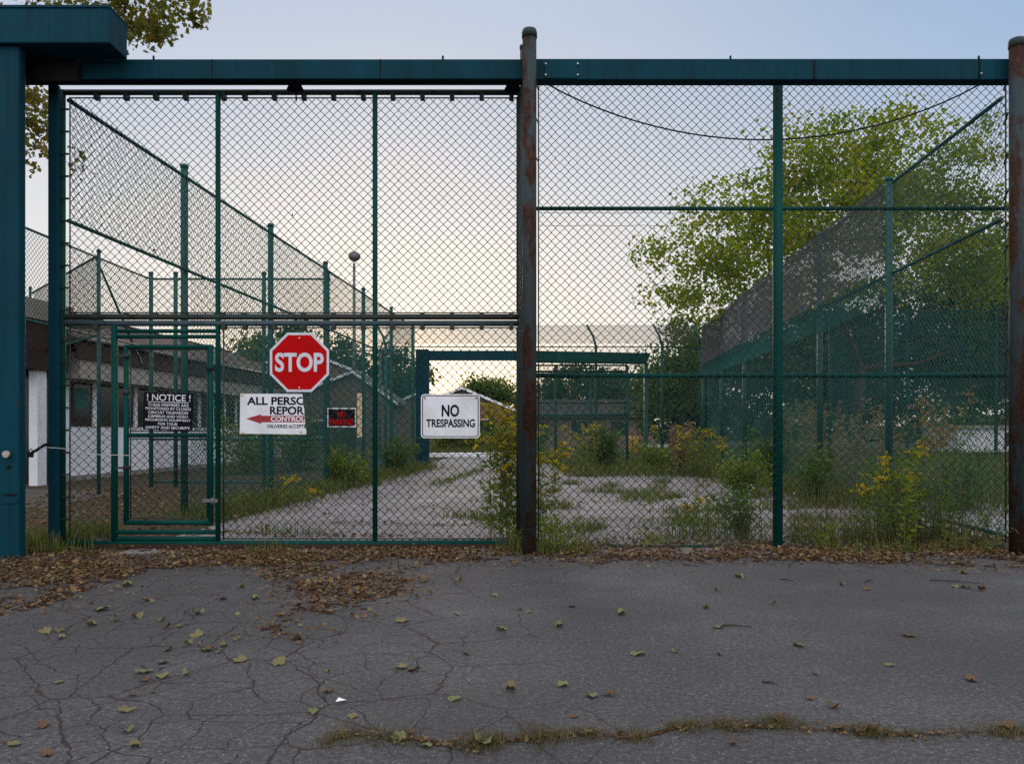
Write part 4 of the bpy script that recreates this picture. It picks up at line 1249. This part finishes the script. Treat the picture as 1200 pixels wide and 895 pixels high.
make_tree('dense_tree', 'tall dark green tree behind the green screened perimeter fence', (gx(1080, 35), 35, 0), 2.5,
          [E(1070, 400, 35, 90, 110, 2.5), E(1010, 440, 36, 70, 70, 2.5), E(1150, 370, 34, 80, 120, 2.5)], 300, 90, .19, .45, M['darkleaf'], 8, dark, trunk_r=.1)
make_tree('dense_tree', 'dark green tree at the right edge behind the rusty post', (gx(1220, 38), 38, 0), 2.5,
          [E(1200, 400, 38, 90, 120, 2.5), E(1140, 450, 38, 60, 60, 2.5)], 200, 90, .2, .5, M['midleaf'], 9, dark, trunk_r=.1)
make_tree('green_tree', 'mid green tree with a lit crown under the maple left of the grey mesh', (gx(800, 33), 33, 0), 2,
          [E(795, 430, 33, 32, 60, 1.5), E(770, 450, 34, 28, 40, 1.5)], 90, 70, .17, .38, M['midleaf'], 10, dark, trunk_r=.1)
far = 'far trees seen between the fences'
for i, (px, py, rx, rz, Y, lab, m) in enumerate((
        (672, 462, 42, 34, 70, 'far tree rising over the long low building', 'darkleaf'), (725, 455, 38, 34, 66, 'far tree left of the portal leg with sky gaps', 'darkleaf'),
        (575, 458, 30, 14, 80, 'far low green tree peeking over the brown brick house', 'midleaf'), (300, 425, 26, 42, 58, 'far green tree left of the STOP sign', 'midleaf'),
        (395, 430, 40, 30, 60, 'far dark tree between STOP sign and lamp mast', 'darkleaf'), (462, 445, 36, 42, 62, 'far dark tree left of the second portal column', 'darkleaf'),
        (640, 470, 30, 24, 72, 'far dark tree beside the rusty middle post', 'darkleaf'), (345, 420, 30, 36, 62, 'far dark tree directly behind the STOP sign', 'darkleaf'))):
    make_tree('far_tree', lab, (gx(px, Y), Y, 0), max(1.0, gz(py + rz * .6, Y)), [E(px, py, Y, rx, rz, 2.5), E(px + rx * .4, py + rz * .5, Y, rx * .7, rz * .6, 2)], 60, 80, .3, .6, M[m], 20 + i, far)
# wood that closes the horizon
rng = np.random.RandomState(77)
n = 26000
ang = rng.uniform(-.95, .95, n); rr = rng.uniform(95, 125, n)
hh = 3.2 + 1.6 * np.sin(ang * 23) + 1.2 * np.sin(ang * 51 + 1) + .8 * np.sin(ang * 97)
P = np.stack([np.sin(ang) * rr, np.cos(ang) * rr, rng.uniform(0, 1, n) ** .8 * np.maximum(hh, 1.5)], 1)
o = link('distant_wood', leaf_cloud('distant_wood', P, .9, M['darkleaf'], rng, aspect=.9))
tag(o, 'distant dark wood along the horizon', 'wood', kind='stuff')

# ------------------------------------------------------------------ weeds, bushes, grass
def W(px, Y): return (gx(px, Y), Y, 0)
wg = 'weeds along the gate and fence'
make_weed('goldenrod', 'tall yellow topped goldenrod crowding the left of the rusty middle post', W(595, 8.45), 26, 1.5, .27, 101, flower='flower', leaf=.105, density=52, group=wg, fl_amount=.95, lean=.16)
make_weed('goldenrod', 'lower goldenrod stems leaning right from the rusty middle post', W(636, 8.5), 12, 1.1, .2, 102, flower='flower', leaf=.085, density=46, group=wg, fl_amount=.6, lean=.25)
make_weed('leafy_weed', 'low green weed with drooping grassy stems before the rusty middle post', W(648, 7.75), 14, .42, .16, 103, leaf=.07, density=22, group=wg, lean=.4, thick=.003)
make_weed('leafy_weed', 'short green weed at the gate end left of the middle post', W(602, 7.82), 8, .3, .12, 104, leaf=.06, density=16, group=wg, lean=.4, thick=.003)
make_weed('leafy_weed', 'small bright weed on the litter right of the middle post', W(765, 8.05), 7, .24, .09, 105, leaf=.06, density=14, group=wg, lean=.4, thick=.003)
make_weed('goldenrod', 'yellow green weed clump left of the slim green post', W(818, 9.3), 26, .55, .4, 106, flower='flower', leaf=.06, density=26, group=wg, fl_amount=.15)
make_bush('white_aster', 'round leafy bush dotted with white flowers beside the slim green post', W(872, 8.75), .36, .52, 900, .05, 'bushleaf', 107, group=wg)
rngf = np.random.RandomState(5)
as_ = [o for o in col.objects if o.name == 'white_aster'][0]
link('flowers', leaf_cloud('flowers', np.stack([rngf.normal(-.05, .2, 70), rngf.normal(-.1, .15, 70), rngf.uniform(.25, .6, 70)], 1), .022, M['whiteflower'], rngf, aspect=1), as_)
make_weed('leafy_weed', 'small weed at the fence foot right of the slim green post', W(965, 8.0), 9, .28, .12, 108, flower='flower', leaf=.06, density=16, group=wg, fl_amount=.3, lean=.4)
make_weed('goldenrod', 'upright yellow green weed against the links near the right end', W(1042, 8.4), 34, 1.05, .4, 109, flower='flower', leaf=.085, density=52, group=wg, fl_amount=.25, lean=.18)
make_weed('tall_weed', 'tall thin seedy weed with bare upper stem at the right end', W(1112, 8.8), 8, 1.75, .2, 110, flower='seed', leaf=.07, density=46, group=wg, fl_amount=1, lean=.12, stemm='drystem')
make_weed('leafy_weed', 'dark green bushy weed under the tall seedy stems', W(1095, 8.55), 30, .7, .42, 111, leaf=.075, density=30, group=wg, leafm='bushleaf', lean=.25)
make_weed('leafy_weed', 'yellowing weed in the leaf strip by the right rusty post', W(1125, 7.85), 14, .3, .26, 112, leaf=.07, density=14, group=wg, leafm='grass', lean=.5)
make_weed('leafy_weed', 'mid green weed before the right rusty post', W(1168, 8.6), 10, .4, .2, 113, leaf=.06, density=18, group=wg, lean=.4)
yg = 'weeds growing in the yard'
make_weed('goldenrod', 'goldenrod thicket before the inner gate leaf', W(697, 23.5), 26, 1.45, .75, 120, flower='flower', leaf=.13, density=44, group=yg, fl_amount=.7, thick=.008)
make_bush('bush', 'dark green bush against the goldenrod before the inner gate leaf', W(712, 23.0), .5, 1.25, 1500, .11, 'bushleaf', 121, group=yg)
make_weed('goldenrod', 'yellow tipped clump at the end of the long right fence', W(822, 20.5), 26, 1.35, .7, 122, flower='flower', leaf=.12, density=44, group=yg, fl_amount=.6, thick=.008)
make_bush('bush', 'seedy pale bush left of the yellow tipped clump', W(800, 21.5), .55, 1.3, 1300, .10, 'seed', 123, group=yg)
make_bush('bush', 'low yellow green bush between portal leg and right fence', W(775, 22.5), .7, .8, 1300, .11, 'weedleaf', 124, group=yg)
make_bush('bush', 'broad green bush at the foot of the long right fence', W(868, 14.3), .55, .75, 1600, .08, 'weedleaf', 125, group=yg)
make_bush('bush', 'green bush with brown base beside the first right fence posts', W(948, 13.2), .5, .85, 1500, .08, 'bushleaf', 126, group=yg)
make_weed('dry_shrub', 'tan brown dry shrub outside the right fence', W(985, 15.8), 34, 1.75, .8, 127, flower='seed', leafm='seed', leaf=.10, density=34, group=yg, stemm='drystem', thick=.007)
make_weed('dry_shrub', 'tan seed topped shrub left of the first right fence post', W(955, 17.5), 28, 1.9, .7, 128, flower='seed', leafm='weedleaf', leaf=.10, density=34, group=yg, stemm='drystem', thick=.007)
make_weed('dry_shrub', 'tall brownish weeds beyond the upright yellow green weed', W(1065, 13.5), 30, 1.6, .7, 129, flower='seed', leafm='weedleaf', leaf=.09, density=34, group=yg, stemm='drystem', thick=.006)
make_bush('bush', 'dark green bush low behind the right end weeds', W(1120, 12), .8, .75, 1800, .08, 'bushleaf', 130, group=yg)
make_bush('bush', 'grey green bush far along the right fence', W(905, 18), .6, 1.2, 1400, .10, 'bushleaf', 131, group=yg)
make_weed('leafy_weed', 'leafy weeds at the second post of the long left fence', W(345, 12.6), 24, .5, .5, 132, leaf=.08, density=18, group=yg, flower='flower', fl_amount=.15)
make_weed('leafy_weed', 'bright weeds at the nearest post of the long left fence', W(272, 11.3), 16, .38, .35, 133, leaf=.07, density=18, group=yg)
make_bush('bush', 'olive green bush below the small black sign', W(402, 17.0), .65, .75, 1500, .09, 'weedleaf', 134, group=yg)
make_bush('bush', 'green bush at the foot of the second portal column', W(465, 22), .75, .9, 1500, .10, 'bushleaf', 135, group=yg)
make_bush('bush', 'large green bush behind the cross fence left of the STOP sign', W(290, 22), 1.3, 1.5, 2600, .12, 'weedleaf', 136, group=yg)
make_bush('bush', 'large green bush behind the broken white sign', W(345, 24), 1.4, 1.6, 2600, .12, 'bushleaf', 137, group=yg)
for i, (px, lab) in enumerate(((515, 'yellow green hedge bush just right of the portal column'), (548, 'yellow green hedge bush under the NO TRESPASSING sign'), (585, 'yellow green hedge bush left of the goldenrod'), (625, 'hedge bush behind the rusty middle post'))):
    make_bush('hedge_bush', lab, W(px, 44), 1.3, 1.5, 1700, .16, ('weedleaf', 'midleaf')[i % 2], 140 + i, group='hedge bushes beyond the second portal')
for i, (px, lab) in enumerate(((520, 'white kerb block nearest the portal column'), (545, 'white kerb block under the NO TRESPASSING sign'), (572, 'white kerb block left of the goldenrod'))):
    b = MB(); b.prism([(-.75, 0), (.75, 0), (.7, .2), (-.7, .2)], -.12, .12)
    tag(b.build('kerb_block', M['white_paint'], None, (gx(px, 36), 36 + i * .3, .0), bevel=.02), lab, 'kerb block', 'kerb blocks beyond the second portal')

# grass stands
def grass_patch(name, label, pts, hgt, wid, mat, seed, lean=.5):
    rng = np.random.RandomState(seed)
    B = np.array(pts, float)
    if B.shape[1] == 2: B = np.concatenate([B, np.full((len(B), 1), -.004)], 1)
    o = link(name, blades(name, B, hgt, wid, M[mat], rng, lean))
    return tag(o, label, 'grass', kind='stuff')
rg = np.random.RandomState(9)
def along(xa, ya, xb, yb, n, sd):
    t = rg.uniform(0, 1, n); return np.stack([xa + (xb - xa) * t + rg.normal(0, sd, n), ya + (yb - ya) * t + rg.normal(0, sd, n)], 1)
grass_patch('grass', 'green grass between the left columns', np.concatenate([np.stack([rg.uniform(-5.1, -4.55, 900), rg.uniform(7.85, 9.2, 900)], 1), along(-5.5, 7.3, -5.0, 7.32, 260, .05), along(-4.9, 7.7, -4.2, 7.7, 120, .08)]), .22, .005, 'grass', 1)
grass_patch('grass', 'grass and low weeds along the foot of the long left fence', np.concatenate([along(-4.2, 10.2, -3.6, 17, 3200, .28), along(-3.6, 17, -3.0, 26, 3800, .35)]), .26, .006, 'grass', 2)
grass_patch('grass', 'grass along the inner edge of the long right fence', np.concatenate([along(5.4, 12, 6.4, 26, 5200, .5)]), .4, .007, 'grass', 3)
grass_patch('grass', 'rough field grass outside the right fence', np.stack([rg.uniform(6.6, 22, 26000), rg.uniform(11, 40, 26000)], 1), .55, .012, 'grass', 4)
grass_patch('grass', 'grass around the second gate and inner gate leaf', np.concatenate([np.stack([rg.uniform(1.4, 6.5, 7000), rg.uniform(20.5, 30, 7000)], 1), np.stack([rg.uniform(1.5, 8, 4000), rg.uniform(28, 40, 4000)], 1)]), .32, .01, 'grass', 5)
grass_patch('grass', 'weedy grass in the joints of the yard asphalt', np.concatenate([along(2.2, 11.5, 5.0, 12.4, 900, .14), along(1.6, 10.0, 4.8, 9.5, 320, .07), along(-1.7, 17, -.9, 24, 700, .12), along(1.5, 15.5, 2.6, 15.0, 500, .16), along(2.3, 13, 3.3, 17.5, 500, .12), along(-3.2, 9.4, -2.2, 9.1, 160, .1), along(0.4, 8.3, 5, 8.4, 260, .1)] + [along(xx, yy, xx + rg.uniform(-.5, .9), yy + rg.uniform(-.5, .8), rg.randint(60, 260), rg.uniform(.05, .16)) for xx, yy in zip(rg.uniform(-.6, 5.0, 34), rg.uniform(8.8, 21, 34))]), .14, .005, 'grass', 6)
grass_patch('grass', 'grass verge far inside the second portal', np.stack([rg.uniform(-5, 1.2, 5000), rg.uniform(37, 46, 5000)], 1), .35, .014, 'grass', 7)
grass_patch('grass', 'thin grass under the sliding gate and middle post', np.concatenate([along(-.1, 7.75, .75, 7.7, 420, .07), along(-2.6, 7.7, -2.2, 7.72, 60, .05), along(3.2, 7.8, 4.9, 7.8, 300, .1)]), .16, .004, 'grass', 8)

def at_fence(n):
    x = rg.uniform(3.0, 5.0, n); return np.stack([x, 8.3 + np.abs(rg.normal(0, .3, n))], 1)
grass_patch('grass', 'tangled shin high grass behind the right half of the fixed fence', np.concatenate([at_fence(650), along(1.5, 8.6, 2.7, 8.9, 220, .2)]), .3, .005, 'grass', 17, .8)
grass_patch('grass', 'dead straw stalks behind the right half of the fixed fence', at_fence(200), .75, .003, 'drygrass', 18, .5)
# grassy seam across the near asphalt
SEAM = [(380, 872), (405, 862), (440, 862), (480, 866), (520, 872), (560, 876), (600, 868), (640, 864), (690, 860), (740, 866), (790, 854), (830, 850), (870, 852), (905, 852), (950, 856), (1000, 856), (1060, 862), (1130, 858), (1215, 858)]
S3 = [ground_pt(*p) for p in SEAM]
def seam_pt(u):
    x = u * (len(S3) - 1); k = min(len(S3) - 2, int(x)); return S3[k].lerp(S3[k + 1], x - k)
pts = []
rs = np.random.RandomState(31)
for _ in range(7000):
    u = rs.uniform(0, 1); p = seam_pt(u)
    dens = max(.03, .35 + .6 * math.sin(u * 37) * math.sin(u * 17 + 1) + .3 * math.sin(u * 90)) * (1 if u < .62 else .75)
    if rs.uniform() < dens: pts.append((p.x + rs.normal(0, .03), p.y + rs.normal(0, .02 + .05 * dens)))
for px, py, n_ in ((560, 873, 420), (575, 868, 300), (640, 864, 350), (690, 861, 260), (745, 864, 200), (800, 852, 300), (860, 851, 260), (915, 848, 420), (1020, 859, 520), (1075, 862, 160), (1180, 860, 380), (455, 865, 200)):
    p = ground_pt(px, py)
    for _ in range(n_): pts.append((p.x + rs.normal(0, .045), p.y + rs.normal(0, .035)))
grass_patch('seam_grass', 'dry and green grass sprouting from the seam in the near asphalt', pts, .034, .0013, 'drygrass', 33, 1.3)
b = MB(); V = []
n = 60
for i in range(n + 1):
    p = seam_pt(i / n); w = .003 + .022 * abs(math.sin(i * 1.7)) * max(0, math.sin(i * .63 + .4)); V += [(p.x, p.y - w, .004), (p.x, p.y + w, .004)]
o = link('seam_soil', np_mesh('seam_soil', V, [(2*i, 2*i+2, 2*i+3, 2*i+1) for i in range(n)], M['mulch'])); o['kind'] = 'structure'
pts = []
for _ in range(420):
    p = seam_pt(rs.uniform(.03, 1)); pts.append((p.x + rs.normal(0, .03), p.y + rs.normal(0, .03)))
scatter_leaves('leaf_litter', pts, rs.uniform(.008, .03, len(pts)), 60, M['litter'], 'shredded brown leaves caught in the grassy seam', .01)

# ------------------------------------------------------------------ single leaves on the driveway
leafproto = {}
rl = np.random.RandomState(3)
for key in ('leaf_olive', 'leaf_green', 'leaf_brown'):
    arr = []
    for c in (.35, .7, 1.0, .5):
        v, f = leaf_shape(rl, 1.0, c)
        me = np_mesh('fallen_leaf', v, f, M[key], smooth=True); arr.append(me)
    leafproto[key] = arr
LEAVES = [  # photograph pixel, width in its pixels, colour
 (150,687,16,'g'),(120,715,18,'g'),(172,704,12,'b'),(105,708,10,'b'),(135,728,12,'g'),(70,740,16,'o'),(53,741,18,'o'),(72,748,14,'g'),(107,733,16,'g'),(160,724,18,'o'),(190,728,14,'o'),
 (195,736,16,'b'),(210,734,10,'o'),(232,720,18,'g'),(262,702,12,'b'),(230,745,18,'o'),(223,755,16,'g'),(243,762,20,'b'),(262,757,14,'o'),(277,750,12,'g'),(191,777,18,'o'),(197,762,12,'g'),
 (168,788,22,'o'),(190,793,18,'g'),(170,798,18,'b'),(218,792,14,'g'),(69,800,12,'o'),(155,815,14,'b'),(180,811,8,'b'),(148,833,22,'o'),(150,857,20,'o'),(50,851,22,'b'),(16,873,18,'o'),(55,884,22,'b'),(158,876,20,'o'),
 (281,774,20,'o'),(255,765,10,'g'),(327,777,24,'o'),(385,811,18,'b'),(367,835,16,'g'),(384,788,10,'g'),(330,722,12,'b'),(300,702,14,'g'),(283,689,10,'o'),
 (498,681,14,'b'),(538,680,10,'o'),(580,698,12,'o'),(535,720,12,'g'),(471,728,20,'o'),(587,738,16,'g'),(656,735,16,'o'),(729,720,16,'g'),(670,711,12,'o'),(620,718,8,'g'),(609,714,10,'b'),(547,767,12,'b'),
 (470,782,22,'o'),(485,786,20,'b'),(533,820,18,'g'),(598,809,20,'o'),(659,804,18,'g'),(693,816,18,'g'),(714,815,18,'b'),(748,767,20,'g'),(790,764,12,'o'),(673,840,14,'b'),(413,840,14,'o'),
 (842,735,18,'g'),(866,677,14,'o'),(828,713,14,'g'),(840,692,8,'g'),(843,767,10,'g'),(936,757,16,'o'),(986,686,10,'g'),(1016,691,10,'b'),(1043,780,14,'o'),(956,791,10,'g'),(1065,745,20,'b'),(1138,797,20,'b'),(950,819,14,'b'),(976,829,18,'b'),(906,708,10,'b'),
 (1130,672,14,'o'),(1132,689,18,'b'),(1151,692,14,'b'),(1120,688,10,'g'),(468,867,24,'g'),(500,874,14,'g'),(565,873,34,'g'),(915,846,26,'b'),(688,860,16,'g'),(1180,855,24,'b'),(1010,860,30,'b'),(980,855,22,'b'),(858,872,16,'b'),(465,871,12,'o')]
KEYC = {'o': 'leaf_olive', 'g': 'leaf_green', 'b': 'leaf_brown'}
CNAME = {'o': 'olive', 'g': 'pale green', 'b': 'brown'}
items = []
for (px, py, w, c) in LEAVES:
    p = ground_pt(px, py); s = w * p.y / F * 1.15
    items.append([p, s, c, px, py])
def place_words(px, py):
    cols_ = [(75, 'before the left columns'), (135, 'before the gate stile'), (205, 'before the notice sign'), (265, 'before the door edge'), (345, 'before the STOP sign'), (430, 'before the small black sign'), (505, 'before the second stile'), (565, 'before the trespassing sign'), (640, 'before the rusty middle post'), (720, 'right of the middle post'), (800, 'midway to the slim post'), (880, 'left of the slim post'), (945, 'before the slim post'), (1050, 'right of the slim post'), (1300, 'near the right rusty post')]
    rows_ = [(700, 'close to the leaf drift'), (735, 'on the far asphalt'), (775, 'on the middle asphalt'), (825, 'on the nearer asphalt'), (850, 'just behind the grassy seam'), (2000, 'at the grassy seam')]
    a = next(t for l, t in cols_ if px < l); b_ = next(t for l, t in rows_ if py < l)
    if b_ == 'at the grassy seam' and px < 380: b_ = 'at the very front'
    return a, b_
from collections import defaultdict
cells = defaultdict(list)
for it in items:
    a, b_ = place_words(it[3], it[4]); cells[(CNAME[it[2]], a, b_)].append(it)
for (cn, a, b_), its in cells.items():
    its.sort(key=lambda t: t[3])
    for i, it in enumerate(its):
        p, s, c, px, py = it
        me = leafproto[KEYC[c]][rl.randint(4)]
        o = link('fallen_leaf', me, None, (p.x, p.y, .004 + .02 * s), (rl.normal(0, .14), rl.normal(0, .14), rl.uniform(0, 6.28)))
        o.scale = (s, s * rl.uniform(.75, 1.1), s * rl.uniform(.8, 1.3))
        side = '' if len(its) == 1 else (('left of two, ', 'right of two, ')[i] if len(its) == 2 else ('leftmost of three, ', 'middle of three, ', 'rightmost of three, ')[i] if len(its) == 3 else 'one of several, ')
        lab = f'{cn} leaf, {side}{b_} {a}'
        tag(o, lab, 'leaf', 'single leaves scattered on the driveway')
CAUGHT = [(112, 204, 'high in the gate mesh near the left stile'), (129, 228, 'in the gate mesh just below that high corner'), (181, 293, 'in the gate mesh above the little door'), (343, 252, 'in the gate mesh between the two tall stiles'), (233, 520, 'low in the little door mesh'), (668, 452, 'in the fixed fence mesh right of the middle post'), (1022, 372, 'in the fixed fence mesh below the upper right rail'), (1135, 610, 'low in the fixed fence mesh near the right post')]
for px, py, where in CAUGHT:
    o = link('caught_leaf', leafproto['leaf_brown'][rl.randint(4)], None, gp(px, py, YG - .02 if px < 615 else YF - .05), (R(90) + rl.normal(0, .4), rl.normal(0, .6), rl.normal(0, .5)))
    o.scale = (.042, .034, .05)
    tag(o, 'small dry leaf caught ' + where, 'leaf', 'dry leaves caught in the mesh')
# scrap of white paper and small twigs
b = MB(); b.add([(-.02, -.01, .004), (.018, -.014, .012), (.024, .01, .006), (-.012, .014, .016)], [(0, 1, 2), (0, 2, 3)])
tag(b.build('paper_scrap', M['sign_white'], None, ground_pt(399, 822)), 'tiny white paper scrap on the cracked near asphalt', 'paper scrap')
for i, (xa, ya, xb, yb, lab) in enumerate(((843, 733, 881, 735, 'dark straight twig beside a green leaf'), (1020, 680, 1012, 683, 'short dark twig close to the right leaf strip'), (915, 679, 930, 681, 'small dark twig before the slim green post'), (893, 800, 912, 803, 'thin brown twig on the nearer asphalt'), (800, 662, 820, 664, 'short twig beside the fence leaf strip'), (1090, 680, 1150, 684, 'long dark twig before the right rusty post'))):
    A, B_ = ground_pt(xa, ya), ground_pt(xb, yb); m_ = (A + B_) / 2
    b = MB(); b.tube([A - m_ + Vector((0, 0, .006)), Vector((.004, .006, .009)), B_ - m_ + Vector((0, 0, .005))], [.0045, .004, .002], 6)
    tag(b.build('twig', M['bark'], None, m_), lab, 'twig', 'twigs on the driveway')
